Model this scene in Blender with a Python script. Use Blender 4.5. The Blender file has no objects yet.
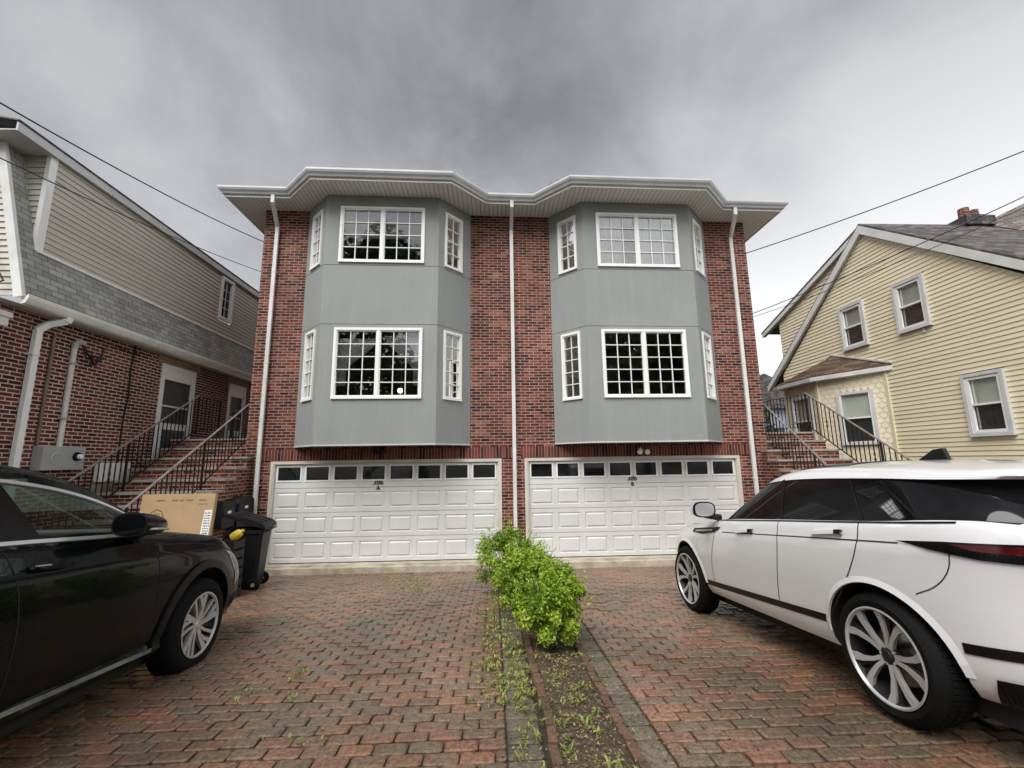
import bpy, bmesh, math, random
from mathutils import Vector, Matrix, noise
from mathutils.bvhtree import BVHTree
from mathutils.geometry import delaunay_2d_cdt
random.seed(7)
C = bpy.context.scene.collection
R = math.radians
sc = bpy.context.scene

# ------------------------------------------------------------------ materials
def new_mat(name):
    m = bpy.data.materials.new(name); m.use_nodes = True
    nt = m.node_tree; nt.nodes.clear()
    out = nt.nodes.new('ShaderNodeOutputMaterial')
    return m, nt, out
def N(nt, t, **kw):
    n = nt.nodes.new(t)
    for k, v in kw.items(): setattr(n, k, v)
    return n
def setin(n, **kw):
    for k, v in kw.items(): n.inputs[k.replace('_', ' ')].default_value = v
def col(c): return (c[0], c[1], c[2], 1)
def ramp(nt, stops, interp='LINEAR'):
    r = N(nt, 'ShaderNodeValToRGB'); r.color_ramp.interpolation = interp
    e = r.color_ramp.elements
    while len(e) < len(stops): e.new(.5)
    for i, (p, c) in enumerate(stops):
        e[i].position = p; e[i].color = col(c) if len(c) == 3 else c
    return r
def mixc(nt, a, b, f, mode='MIX'):
    m = N(nt, 'ShaderNodeMix', data_type='RGBA', blend_type=mode)
    for s, v in ((m.inputs[0], f), (m.inputs[6], a), (m.inputs[7], b)):
        if hasattr(v, 'links'): nt.links.new(v, s)
        else: s.default_value = v if not isinstance(v, tuple) else col(v)
    return m.outputs[2]
def mathn(nt, op, a, b=0.0):
    m = N(nt, 'ShaderNodeMath', operation=op)
    for s, v in ((m.inputs[0], a), (m.inputs[1], b)):
        if hasattr(v, 'links'): nt.links.new(v, s)
        else: s.default_value = v
    return m.outputs[0]
def noisen(nt, vec, scale, detail=4, rough=.55):
    n = N(nt, 'ShaderNodeTexNoise'); setin(n, Scale=scale, Detail=detail, Roughness=rough)
    if vec is not None: nt.links.new(vec, n.inputs['Vector'])
    return n.outputs[0]
def scaled(nt, vec, s):
    m = N(nt, 'ShaderNodeVectorMath', operation='MULTIPLY'); nt.links.new(vec, m.inputs[0]); m.inputs[1].default_value = s
    return m.outputs[0]
def bumpn(nt, h, strength, dist):
    b = N(nt, 'ShaderNodeBump'); setin(b, Strength=strength, Distance=dist)
    nt.links.new(h, b.inputs['Height']); return b.outputs[0]

def pm(name, c, rough=.6, metal=0, var=.12, scale=3., bump=0, bscale=60, coat=0, stretch=(1,1,1), rvar=.08, c2=None, spec=.5):
    """general painted / plastic / metal material with uneven colour, gloss and bump"""
    m, nt, out = new_mat(name)
    p = N(nt, 'ShaderNodeBsdfPrincipled'); nt.links.new(p.outputs[0], out.inputs[0])
    tc = N(nt, 'ShaderNodeTexCoord').outputs['Object']
    n1 = noisen(nt, scaled(nt, tc, stretch), scale, 6, .6)
    lo = tuple(x*(1-var) for x in c); hi = tuple(min(1, x*(1+var)) for x in c) if c2 is None else c2
    rp = ramp(nt, [(.3, lo), (.7, hi)]); nt.links.new(n1, rp.inputs[0]); nt.links.new(rp.outputs[0], p.inputs['Base Color'])
    rr = mathn(nt, 'ADD', mathn(nt, 'MULTIPLY', n1, rvar*2), rough-rvar); nt.links.new(rr, p.inputs['Roughness'])
    setin(p, Metallic=metal); p.inputs['Coat Weight'].default_value = coat; p.inputs['Coat Roughness'].default_value = .04
    p.inputs['Specular IOR Level'].default_value = spec
    if bump:
        n2 = noisen(nt, tc, bscale, 5, .6); nt.links.new(bumpn(nt, n2, bump, .01), p.inputs['Normal'])
    return m

def brick_mat(name, stops, mortar, bw=.2032, bh=.0677, ms=.008, stain=.25, wet=.75, dark=None):
    m, nt, out = new_mat(name)
    p = N(nt, 'ShaderNodeBsdfPrincipled'); p.inputs['Specular IOR Level'].default_value = .15; nt.links.new(p.outputs[0], out.inputs[0])
    uv = N(nt, 'ShaderNodeTexCoord').outputs['UV']
    ob = N(nt, 'ShaderNodeTexCoord').outputs['Object']
    nz = N(nt, 'ShaderNodeTexNoise'); setin(nz, Scale=9., Detail=2.); nt.links.new(uv, nz.inputs['Vector'])
    off = N(nt, 'ShaderNodeVectorMath', operation='SCALE'); nt.links.new(nz.outputs[1], off.inputs[0]); off.inputs['Scale'].default_value = .006
    uvd = N(nt, 'ShaderNodeVectorMath', operation='ADD'); nt.links.new(uv, uvd.inputs[0]); nt.links.new(off.outputs[0], uvd.inputs[1])
    b = N(nt, 'ShaderNodeTexBrick'); setin(b, Scale=1., Color1=(0,0,0,1), Color2=(1,1,1,1), Mortar=(0,0,0,1))
    b.inputs['Brick Width'].default_value = bw; b.inputs['Row Height'].default_value = bh
    b.inputs['Mortar Size'].default_value = ms; b.inputs['Mortar Smooth'].default_value = .25; b.inputs['Bias'].default_value = 0
    nt.links.new(uvd.outputs[0], b.inputs['Vector'])
    cl_ = noisen(nt, scaled(nt, uv, (1,2.2,1)), 1.1, 5, .6)
    rp = ramp(nt, stops, 'LINEAR'); nt.links.new(mathn(nt, 'ADD', b.outputs[0], mathn(nt, 'MULTIPLY', mathn(nt, 'SUBTRACT', cl_, .5), .8)), rp.inputs[0])
    grain = noisen(nt, uv, 70, 5, .7)
    c = mixc(nt, rp.outputs[0], mixc(nt, (.55,.5,.5), (1.35,1.3,1.25), grain), .55, 'MULTIPLY')
    big = noisen(nt, scaled(nt, ob, (1,1,.6)), .9, 6, .65)
    brp = ramp(nt, [(.35, (1-stain,)*3), (.62, (1.0,)*3)]); nt.links.new(big, brp.inputs[0])
    mo = mixc(nt, mortar, tuple(x*.6 for x in mortar), noisen(nt, uv, 14, 4))
    c = mixc(nt, c, mo, b.outputs['Fac'])
    c = mixc(nt, c, brp.outputs[0], 1.0, 'MULTIPLY')
    nt.links.new(c, p.inputs['Base Color'])
    nt.links.new(mathn(nt, 'ADD', mathn(nt, 'MULTIPLY', grain, .3), wet-.15), p.inputs['Roughness'])
    h = mathn(nt, 'ADD', mathn(nt, 'MULTIPLY', mathn(nt, 'SUBTRACT', 1, b.outputs['Fac']), 1.0), mathn(nt, 'MULTIPLY', grain, .25))
    nt.links.new(bumpn(nt, h, .9, .008), p.inputs['Normal'])
    return m

def rnd_mat(name, stops, rough=.6, trans=0, bump=0, bscale=40, rvar=.15, spec=.5, noise_mul=.5, grit=False):
    """colour picked per piece by the face attribute rnd"""
    m, nt, out = new_mat(name)
    p = N(nt, 'ShaderNodeBsdfPrincipled')
    a = N(nt, 'ShaderNodeAttribute', attribute_name='rnd')
    rp = ramp(nt, stops); nt.links.new(a.outputs['Fac'], rp.inputs[0])
    ob = N(nt, 'ShaderNodeTexCoord').outputs['Object']
    n = noisen(nt, ob, bscale, 5, .7)
    c = mixc(nt, rp.outputs[0], mixc(nt, (.5,.5,.5), (1.5,1.5,1.5), n), noise_mul, 'MULTIPLY')
    if grit:
        g1 = ramp(nt, [(.40,(.60,.60,.57)),(.60,(1.32,1.30,1.26))]); nt.links.new(noisen(nt, ob, 32, 4, .75), g1.inputs[0]); c = mixc(nt, c, g1.outputs[0], .85, 'MULTIPLY')
        g2 = ramp(nt, [(.62,(0,0,0)),(.72,(1,1,1))]); nt.links.new(noisen(nt, ob, 170, 2, .6), g2.inputs[0]); c = mixc(nt, c, (.40,.36,.30), mathn(nt, 'MULTIPLY', g2.outputs[0], .45))
        g3 = ramp(nt, [(.38,(.62,.62,.55)),(.60,(1.15,1.1,1.05))]); nt.links.new(noisen(nt, ob, .55, 6, .6), g3.inputs[0]); c = mixc(nt, c, g3.outputs[0], .9, 'MULTIPLY')
    nt.links.new(c, p.inputs['Base Color'])
    w = noisen(nt, ob, 1.3, 4, .6)
    nt.links.new(mathn(nt, 'ADD', mathn(nt, 'MULTIPLY', w, rvar*2), rough-rvar), p.inputs['Roughness'])
    p.inputs['Specular IOR Level'].default_value = spec
    if bump: nt.links.new(bumpn(nt, n, bump, .006), p.inputs['Normal'])
    if trans:
        t = N(nt, 'ShaderNodeBsdfTranslucent'); nt.links.new(c, t.inputs[0])
        mx = N(nt, 'ShaderNodeMixShader'); mx.inputs[0].default_value = trans
        nt.links.new(p.outputs[0], mx.inputs[1]); nt.links.new(t.outputs[0], mx.inputs[2]); nt.links.new(mx.outputs[0], out.inputs[0])
    else: nt.links.new(p.outputs[0], out.inputs[0])
    return m

def glass_mat(name, tint=(.8,.85,.84), refl=.18, rough=.01, wav=.0, fk=1.3):
    m, nt, out = new_mat(name)
    g = N(nt, 'ShaderNodeBsdfGlossy'); setin(g, Roughness=rough)
    t = N(nt, 'ShaderNodeBsdfTransparent'); t.inputs[0].default_value = col(tint)
    f = N(nt, 'ShaderNodeFresnel'); setin(f, IOR=1.52)
    fac = mathn(nt, 'MINIMUM', mathn(nt, 'ADD', mathn(nt, 'MULTIPLY', f.outputs[0], fk), refl-.05), 1)
    if wav:
        ob = N(nt, 'ShaderNodeTexCoord').outputs['Object']
        bn = bumpn(nt, noisen(nt, ob, 1.6, 2), wav, .05)
        nt.links.new(bn, g.inputs['Normal'])
    mx = N(nt, 'ShaderNodeMixShader'); nt.links.new(fac, mx.inputs[0]); nt.links.new(t.outputs[0], mx.inputs[1]); nt.links.new(g.outputs[0], mx.inputs[2])
    nt.links.new(mx.outputs[0], out.inputs[0]); return m
def emit_mat(name, c, s):
    m, nt, out = new_mat(name); e = N(nt, 'ShaderNodeEmission'); e.inputs[0].default_value = col(c); e.inputs[1].default_value = s
    nt.links.new(e.outputs[0], out.inputs[0]); return m
def groove_mat(name, c, pitch, rough=.5, axis=0, depth=.01, width=.12):
    """vinyl boards: narrow shadow grooves every pitch metres along u or v of the surface"""
    m, nt, out = new_mat(name)
    p = N(nt, 'ShaderNodeBsdfPrincipled'); nt.links.new(p.outputs[0], out.inputs[0])
    uv = N(nt, 'ShaderNodeTexCoord').outputs['UV']
    s = N(nt, 'ShaderNodeSeparateXYZ'); nt.links.new(uv, s.inputs[0])
    fr = mathn(nt, 'FRACT', mathn(nt, 'DIVIDE', s.outputs[axis], pitch))
    k = mathn(nt, 'LESS_THAN', fr, width)
    n = noisen(nt, uv, 4, 5)
    cc = mixc(nt, tuple(x*.85 for x in c), c, n)
    cc = mixc(nt, cc, tuple(x*.35 for x in c), k)
    nt.links.new(cc, p.inputs['Base Color']); setin(p, Roughness=rough)
    nt.links.new(bumpn(nt, mathn(nt, 'SUBTRACT', 1, k), .8, depth), p.inputs['Normal'])
    return m

MT = {}
MT['brick'] = brick_mat('red_brick', [(0,(.05,.017,.013)),(.16,(.10,.026,.018)),(.5,(.165,.040,.026)),(.8,(.225,.060,.038)),(1,(.32,.13,.09))], (.50,.43,.375), ms=.008, stain=.35)
MT['brick_old'] = brick_mat('old_red_brick', [(0,(.06,.016,.012)),(.5,(.14,.032,.022)),(1,(.21,.058,.038))], (.70,.62,.55), ms=.0095, stain=.3)
MT['soldier'] = brick_mat('soldier_brick', [(0,(.04,.012,.01)),(.5,(.15,.04,.03)),(1,(.24,.07,.05))], (.33,.28,.25), bw=.0677, bh=.3, ms=.007)
MT['tan_brick'] = brick_mat('tan_brick', [(0,(.3,.22,.13)),(.5,(.4,.31,.19)),(1,(.46,.38,.25))], (.3,.27,.22), bw=.0677, bh=.3, ms=.007)
MT['stone'] = pm('bluestone', (.30,.265,.225), .6, var=.3, scale=6, bump=.4, bscale=30)
MT['concrete'] = pm('concrete', (.40,.35,.27), .6, var=.35, scale=4, bump=.5, bscale=35)
MT['soil'] = pm('soil', (.075,.052,.034), .8, var=.5, scale=14, bump=.9, bscale=50)
MT['joint'] = pm('joint_sand', (.045,.038,.027), .7, var=.5, scale=9, bump=.5, bscale=50)
MT['asphalt'] = pm('asphalt', (.06,.06,.062), .55, var=.3, scale=3, bump=.5, bscale=120)
MT['white'] = pm('white_vinyl', (.78,.78,.76), .4, var=.05, scale=2)
MT['trim'] = pm('white_trim', (.62,.62,.60), .45, var=.12, scale=2.5)
MT['gutter'] = pm('gutter_aluminium', (.50,.51,.52), .4, var=.12, scale=2)
MT['gutter_w'] = pm('gutter_white', (.66,.65,.61), .45, var=.15, scale=2)
MT['soffit'] = groove_mat('soffit_board', (.74,.74,.73), .1, .5, 0, .008, .12)
MT['door'] = pm('garage_door_paint', (.60,.60,.59), .42, var=.07, scale=1.6, bump=.12, bscale=200)
MT['jamb'] = pm('door_jamb_paint', (.56,.52,.45), .5, var=.15, scale=2)
MT['black_iron'] = pm('black_iron', (.012,.011,.011), .45, var=.3, spec=.25)
MT['rail_top'] = pm('worn_rail', (.20,.17,.16), .35, var=.4, scale=8, metal=.2)
MT['black_plastic'] = pm('black_plastic', (.009,.009,.010), .45, var=.25, bump=.2, bscale=150, spec=.22)
MT['dark'] = pm('dark_cavity', (.01,.01,.01), .8)
MT['yellow'] = pm('yellow_plastic', (.58,.42,.04), .45)
MT['card'] = pm('cardboard', (.40,.27,.145), .75, var=.1, scale=3, bump=.15, bscale=60)
MT['print'] = pm('brown_print', (.12,.075,.045), .8)
MT['paper'] = pm('white_paper', (.75,.75,.73), .6)
MT['ink'] = pm('black_ink', (.012,.012,.012), .5)
MT['room'] = pm('room_paint', (.22,.21,.19), .8)
MT['curtain'] = pm('white_curtain', (.88,.88,.86), .8, var=.08)
MT['glass'] = glass_mat('window_glass', (.965,.975,.97), .13, .012, .012)
MT['glass_low'] = glass_mat('neighbour_glass', (.93,.95,.94), .05, .02, .01, .35)
MT['glass_dark'] = pm('dark_pane', (.006,.007,.008), .06, var=.2)
MT['screen'] = pm('insect_screen', (.05,.055,.055), .55, var=.3, scale=5)
MT['shade'] = pm('roller_shade', (.66,.66,.60), .8, var=.1)
MT['sid_tan'] = pm('tan_vinyl', (.50,.465,.405), .5, var=.1, scale=.8, stretch=(.3,.3,4))
MT['sid_yel'] = pm('yellow_vinyl', (.72,.645,.46), .5, var=.07, scale=.8, stretch=(.3,.3,4))
MT['scallop'] = pm('yellow_shingle', (.71,.645,.48), .55, var=.07, scale=3)
MT['metal_grey'] = pm('grey_metal', (.42,.44,.44), .4, metal=.3, var=.1)
MT['pipe_w'] = pm('pale_conduit', (.55,.52,.47), .5, var=.2, scale=6)
MT['pipe_b'] = pm('brown_pipe', (.13,.10,.07), .5, var=.3, scale=6)
MT['rubber'] = pm('tyre_rubber', (.008,.008,.008), .75, var=.3, bump=.4, bscale=90, spec=.12)
MT['alloy'] = pm('alloy_silver', (.47,.465,.455), .3, metal=.3, var=.06)
MT['sill_metal'] = pm('sill_metal', (.16,.165,.16), .4, metal=.3, var=.6, scale=5)
MT['alloy_dark'] = pm('alloy_dark', (.02,.02,.021), .4, metal=.2, spec=.3)
MT['chrome'] = pm('chrome', (.75,.76,.78), .22, metal=.65, var=.05)
MT['brake'] = pm('brake_steel', (.25,.24,.23), .35, metal=.9)
MT['win_grey'] = pm('window_trim_grey', (.56,.56,.56), .5, var=.1)
MT['bulb'] = pm('lamp_glass', (.8,.8,.78), .15)
MT['bark'] = pm('bark', (.07,.052,.038), .85, var=.4, scale=12, bump=.8, bscale=30)
def shingle_mat(name, stops):
    m = brick_mat(name, stops, tuple(x*.35 for x in stops[1][1]), bw=.24, bh=.105, ms=.005, stain=.25, wet=.7); return m
MT['sh_green'] = shingle_mat('grey_green_shingle', [(0,(.27,.285,.275)),(.5,(.35,.365,.35)),(1,(.43,.44,.42))])
MT['sh_brown'] = shingle_mat('brown_shingle', [(0,(.075,.05,.037)),(.5,(.12,.08,.058)),(1,(.18,.13,.1))])
MT['sh_grey'] = shingle_mat('grey_shingle', [(0,(.055,.053,.055)),(.5,(.10,.095,.095)),(1,(.18,.165,.16))])
MT['sh_worn'] = shingle_mat('worn_shingle', [(0,(.10,.085,.078)),(.5,(.17,.148,.138)),(1,(.26,.235,.22))])
MT['paver'] = rnd_mat('paver_concrete', [(0,(.14,.115,.085)),(.3,(.175,.125,.088)),(.55,(.20,.12,.083)),(.8,(.22,.118,.08)),(1,(.27,.14,.095))], .20, bump=1., bscale=150, rvar=.22, spec=.6, noise_mul=.6, grit=True)
MT['paver_g'] = rnd_mat('grey_paver', [(0,(.11,.098,.075)),(1,(.17,.145,.112))], .45, bump=1., bscale=150, rvar=.2, noise_mul=.6, grit=True)
MT['edging'] = rnd_mat('edging_brick', [(0,(.085,.058,.040)),(1,(.15,.082,.055))], .6, bump=.9, bscale=80, grit=True)
MT['leaf_y'] = rnd_mat('bush_leaf', [(0,(.05,.12,.012)),(.4,(.16,.29,.02)),(.75,(.36,.50,.035)),(1,(.60,.68,.12))], .42, .35, rvar=.08, noise_mul=.2)
MT['leaf_g'] = rnd_mat('tree_leaf', [(0,(.018,.045,.012)),(.6,(.045,.10,.025)),(1,(.09,.16,.04))], .55, .25, noise_mul=.2)
MT['weed'] = rnd_mat('weed_leaf', [(0,(.12,.18,.03)),(.5,(.28,.34,.07)),(1,(.52,.50,.18))], .5, .3, noise_mul=.2)
MT['litter'] = rnd_mat('leaf_litter', [(0,(.06,.038,.02)),(.5,(.18,.125,.06)),(1,(.42,.36,.18))], .6, .1, noise_mul=.3)
def paint(name, c, metal, wetb=.05, rough=.3, spec=.5, coat=1):
    m, nt, out = new_mat(name)
    p = N(nt, 'ShaderNodeBsdfPrincipled'); nt.links.new(p.outputs[0], out.inputs[0])
    ob = N(nt, 'ShaderNodeTexCoord').outputs['Object']
    n = noisen(nt, ob, 2.2, 5)
    nt.links.new(mixc(nt, tuple(x*.93 for x in c), c, n), p.inputs['Base Color'])
    setin(p, Metallic=metal, Roughness=rough); p.inputs['Coat Weight'].default_value = coat; p.inputs['Coat IOR'].default_value = 1.6; p.inputs['Specular IOR Level'].default_value = spec; p.inputs['Coat Roughness'].default_value = .03
    v = N(nt, 'ShaderNodeTexVoronoi'); setin(v, Scale=95.); nt.links.new(ob, v.inputs['Vector'])
    drop = N(nt, 'ShaderNodeMapRange'); setin(drop, From_Min=.12, From_Max=.32, To_Min=1., To_Max=0.); nt.links.new(v.outputs['Distance'], drop.inputs[0])
    bn = bumpn(nt, drop.outputs[0], wetb, .003); nt.links.new(bn, p.inputs['Coat Normal'])
    return m
MT['paint_k'] = paint('dark_green_black_paint', (.0015,.0032,.0040), .0, .06, .35, .04, .42)
MT['paint_w'] = paint('white_car_paint', (.76,.76,.77), 0, .06, .35)
MT['car_glass'] = glass_mat('clear_car_glass', (.66,.80,.74), .07, .01, 0, .6)
MT['tint_glass'] = pm('tinted_car_glass', (.004,.004,.005), .05, var=.3, spec=.35)
MT['gloss_black'] = pm('gloss_black', (.005,.005,.006), .2, var=.2, spec=.3)
MT['tail_red'] = pm('tail_lamp_red', (.07,.006,.008), .12, var=.5, scale=30, spec=.3)
MT['lamp_clear'] = pm('headlamp_lens', (.45,.46,.46), .12, var=.4, scale=18)
MT['seat'] = pm('grey_upholstery', (.20,.20,.19), .6)

# ------------------------------------------------------------------ mesh builder
class M:
    def __init__(s): s.v = []; s.f = []; s.mi = []; s.r = []; s.cur = 0; s.rn = 0.; s.nrm = None
    def add(s, vs, fs):
        o = len(s.v); s.v += [Vector(v) for v in vs]
        for f in fs: s.f.append([i+o for i in f]); s.mi.append(s.cur); s.r.append(s.rn)
    def quad(s, *p): s.add(p, [list(range(len(p)))])
    def box(s, x0, x1, y0, y1, z0, z1):
        s.add([(x0,y0,z0),(x1,y0,z0),(x1,y1,z0),(x0,y1,z0),(x0,y0,z1),(x1,y0,z1),(x1,y1,z1),(x0,y1,z1)],
              [(0,3,2,1),(4,5,6,7),(0,1,5,4),(1,2,6,5),(2,3,7,6),(3,0,4,7)])
    def obox(s, o, a, b, c):
        """box spanned by vectors a, b, c from corner o"""
        o, a, b, c = map(Vector, (o, a, b, c))
        s.add([o, o+a, o+a+b, o+b, o+c, o+a+c, o+a+b+c, o+b+c], [(0,3,2,1),(4,5,6,7),(0,1,5,4),(1,2,6,5),(2,3,7,6),(3,0,4,7)])
    def bar(s, a, b, w, h=None, up=(0,0,1)):
        a, b = Vector(a), Vector(b); h = h or w; d = (b-a).normalized(); u = Vector(up)
        if abs(d.dot(u)) > .98: u = Vector((0,1,0))
        sd = d.cross(u).normalized(); u = sd.cross(d)
        s.obox(a - sd*w/2 - u*h/2, sd*w, u*h, b-a)
    def tube(s, pts, r, n=8, cap=True):
        pts = [Vector(p) for p in pts]; rs = r if isinstance(r, (list, tuple)) else [r]*len(pts)
        o = len(s.v); pd = None; k = len(pts)
        for i, p in enumerate(pts):
            d = ((pts[min(i+1,k-1)]-pts[max(i-1,0)])).normalized()
            if pd is None:
                u = Vector((0,0,1)) if abs(d.z) < .9 else Vector((1,0,0)); sd = d.cross(u).normalized()
            else: sd = (sd - d*sd.dot(d)).normalized()
            pd = d; u = sd.cross(d)
            for j in range(n):
                t = 2*math.pi*j/n; s.v.append(p + sd*math.cos(t)*rs[i] + u*math.sin(t)*rs[i])
        for i in range(k-1):
            for j in range(n):
                a = o+i*n+j; b = o+i*n+(j+1) % n; s.f.append([a, b, b+n, a+n]); s.mi.append(s.cur); s.r.append(s.rn)
        if cap:
            for base in (o, o+(k-1)*n):
                s.f.append([base+j for j in range(n)]); s.mi.append(s.cur); s.r.append(s.rn)
    def lathe(s, prof, n=32, axis='Z', o=(0,0,0), close=False):
        """prof: list of (radius, height)"""
        vs = []; fs = []; k = len(prof)
        for r_, h in prof:
            for j in range(n):
                t = 2*math.pi*j/n; a, b = r_*math.cos(t), r_*math.sin(t)
                q = (a, b, h) if axis == 'Z' else ((h, a, b) if axis == 'X' else (a, h, b))
                vs.append(Vector(q)+Vector(o))
        for i in range(k-1 if not close else k):
            i2 = (i+1) % k
            for j in range(n): fs.append([i*n+j, i*n+(j+1) % n, i2*n+(j+1) % n, i2*n+j])
        s.add(vs, fs)
    def prism(s, poly, ext):
        ext = Vector(ext); k = len(poly); vs = [Vector(p) for p in poly]; vs += [p+ext for p in vs]
        s.add(vs, [list(range(k)), list(range(2*k-1, k-1, -1))] + [[i, (i+1) % k, (i+1) % k+k, i+k] for i in range(k)])
    def build(s, name, mats, parent=None, smooth=False, sharp=35, fixn=False, local=False):
        me = bpy.data.meshes.new(name); me.from_pydata([tuple(v) for v in s.v], [], s.f)
        if not isinstance(mats, (list, tuple)): mats = [mats]
        for m in mats: me.materials.append(m if not isinstance(m, str) else MT[m])
        me.polygons.foreach_set('material_index', s.mi)
        at = me.attributes.new('rnd', 'FLOAT', 'FACE'); at.data.foreach_set('value', s.r)
        if fixn:
            bm = bmesh.new(); bm.from_mesh(me); bmesh.ops.recalc_face_normals(bm, faces=bm.faces); bm.to_mesh(me); bm.free()
        if len(me.polygons) < 60000: auto_uv(me)
        if smooth: smooth_mesh(me, sharp)
        if s.nrm: me.shade_smooth(); me.normals_split_custom_set_from_vertices([tuple(n) for n in s.nrm])
        return link(name, me, parent, local)
def auto_uv(me):
    uv = me.uv_layers.new(name='UVMap').data; vs = me.vertices
    for p in me.polygons:
        n = p.normal
        if abs(n.z) > .93: t, b = Vector((1,0,0)), Vector((0,1,0))
        else: t = Vector((-n.y, n.x, 0)).normalized(); b = n.cross(t)
        for li, vi in zip(p.loop_indices, p.vertices):
            c = vs[vi].co; uv[li].uv = (c.dot(t), c.dot(b))
def smooth_mesh(me, ang=35):
    bm = bmesh.new(); bm.from_mesh(me); a = R(ang)
    for f in bm.faces: f.smooth = True
    for e in bm.edges:
        if len(e.link_faces) == 2 and e.calc_face_angle(0) > a: e.smooth = False
    bm.to_mesh(me); bm.free()
def link(name, me, parent=None, local=False):
    o = bpy.data.objects.new(name, me); C.objects.link(o)
    if parent is not None:
        o.parent = parent
        if not local:
            r = parent
            while r.parent is not None: r = r.parent
            if parent is r: o.matrix_parent_inverse = Matrix.Translation(-Vector(r.location))
    return o
def tag(o, label=None, cat=None, group=None, kind=None):
    for k, v in (('label', label), ('category', cat), ('group', group), ('kind', kind)):
        if v: o[k] = v
    return o
def thing(name, label, cat, loc=(0,0,0), group=None):
    o = bpy.data.objects.new(name, None); C.objects.link(o); o.location = loc; o.empty_display_size = .2
    return tag(o, label, cat, group)
def one(m, name, mat, parent=None, **kw): return m.build(name, mat, parent, **kw)
def bx(name, mat, parent, *a, **kw):
    m = M(); m.box(*a); return m.build(name, mat, parent, **kw)

# ------------------------------------------------------------------ ground
GP = [(-400,.60),(-14,.60),(-10,.55),(-7,.425),(-4.3,.25),(-2,.02),(-.6,-.13),(-.3,-.15),(400,-.15)]
def gz(y):
    for (a, za), (b, zb) in zip(GP, GP[1:]):
        if y <= b: return za+(zb-za)*(y-a)/(b-a)
    return -.15
m = M()
ys = [-400,-60,-14,-12,-10,-8.5,-7,-5.6,-4.3,-3.2,-2,-1.3,-.6,-.3,0,10,60,400]
xs = [-400,-60,-12,-8,0,8,12,60,400]
for y0, y1 in zip(ys, ys[1:]):
    for x0, x1 in zip(xs, xs[1:]):
        m.quad((x0,y0,gz(y0)-.022),(x1,y0,gz(y0)-.022),(x1,y1,gz(y1)-.022),(x0,y1,gz(y1)-.022))
tag(m.build('ground', 'joint'), kind='structure')
m = M()
m.box(-60,60,-22,-14.5,.3,.585); tag(m.build('road', 'asphalt'), kind='structure')

def paver(m, cx, cy, w, d, rng, ch=.008, cut=.014):
    x0, x1, y0, y1 = cx-w/2, cx+w/2, cy-d/2, cy+d/2
    dz = rng.uniform(-.005,.005); tx, ty = rng.uniform(-.02,.02), rng.uniform(-.03,.03)
    j = lambda: rng.uniform(-.0025,.0025)
    oc = [(x0+cut,y0),(x1-cut,y0),(x1,y0+cut),(x1,y1-cut),(x1-cut,y1),(x0+cut,y1),(x0,y1-cut),(x0,y0+cut)]
    oc = [(x+j(), y+j()) for x, y in oc]
    def top(x, y, k): return (x, y, gz(y) + dz + (x-cx)*tx + (y-cy)*ty + k)
    vin = [top(cx+(x-cx)*(1-2*ch/w*1.3), cy+(y-cy)*(1-2*ch/d*1.3), 0) for x, y in oc]
    vch = [top(x, y, -ch*.8) for x, y in oc]
    vb = [(x, y, gz(y)-.045) for x, y in oc]
    m.rn = rng.random()
    k = 8
    m.add(vin+vch+vb, [list(range(k))] + [[k+i, k+(i+1) % k, (i+1) % k, i] for i in range(k)] + [[2*k+i, 2*k+(i+1) % k, k+(i+1) % k, k+i] for i in range(k)])
rng = random.Random(3)
def field(name, x0, x1, y0, y1, w=.205, d=.117):
    m = M(); r = 0; y = y0
    while y < y1:
        x = x0 - (w/2 if r % 2 else 0)
        while x < x1-.02:
            a, b = max(x, x0), min(x+w, x1)
            if b-a > .05: paver(m, (a+b)/2, y+d/2, b-a-.010, d-.009, rng)
            x += w
        y += d; r += 1
    o = m.build(name, 'paver'); tag(o, kind='structure'); return o
field('driveway', -7.4, -.06, -9.9, -.32)
field('driveway', .865, 8.6, -9.9, -.32)
m = M()
y = -9.9
while y < -.35:
    for x0, x1 in ((-.055,.155), (.695,.858)):
        paver(m, (x0+x1)/2, y+.075, x1-x0-.006, .144, rng)
    y += .15
tag(m.build('driveway_border', 'paver_g'), kind='structure')
m = M(); y = -9.9
while y < -.35:
    L = rng.uniform(.19,.23)
    for xc in (.195, .655):
        m.rn = rng.random(); dx = rng.uniform(-.008,.008)+.012*math.sin(y*1.7+xc*5); z = gz(y)
        a = rng.uniform(-.01,.01)
        m.add([(xc-.03+dx,y+.004,z-.05),(xc+.03+dx,y+.004,z-.05),(xc+.03+dx+a,y+L-.004,gz(y+L)-.05),(xc-.03+dx+a,y+L-.004,gz(y+L)-.05),
               (xc-.027+dx,y+.008,z+.045),(xc+.027+dx,y+.008,z+.045),(xc+.027+dx+a,y+L-.008,gz(y+L)+.045+a*.5),(xc-.027+dx+a,y+L-.008,gz(y+L)+.045)],
              [(0,3,2,1),(4,5,6,7),(0,1,5,4),(1,2,6,5),(2,3,7,6),(3,0,4,7)])
    y += L
tag(m.build('kerb', 'edging'), kind='structure')
m = M()   # lumpy soil bed
nx, ny = 8, 150
vs = []
for j in range(ny+1):
    y = -9.9 + (9.55)*j/ny
    for i in range(nx+1):
        x = .215 + .42*i/nx
        vs.append((x, y, gz(y)+.012+.02*noise.noise(Vector((x*9, y*9, 0)))+.012*math.sin(math.pi*i/nx)))
m.add(vs, [[j*(nx+1)+i, j*(nx+1)+i+1, (j+1)*(nx+1)+i+1, (j+1)*(nx+1)+i] for j in range(ny) for i in range(nx)])
tag(m.build('planting_bed', 'soil', smooth=True), kind='structure')
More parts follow.
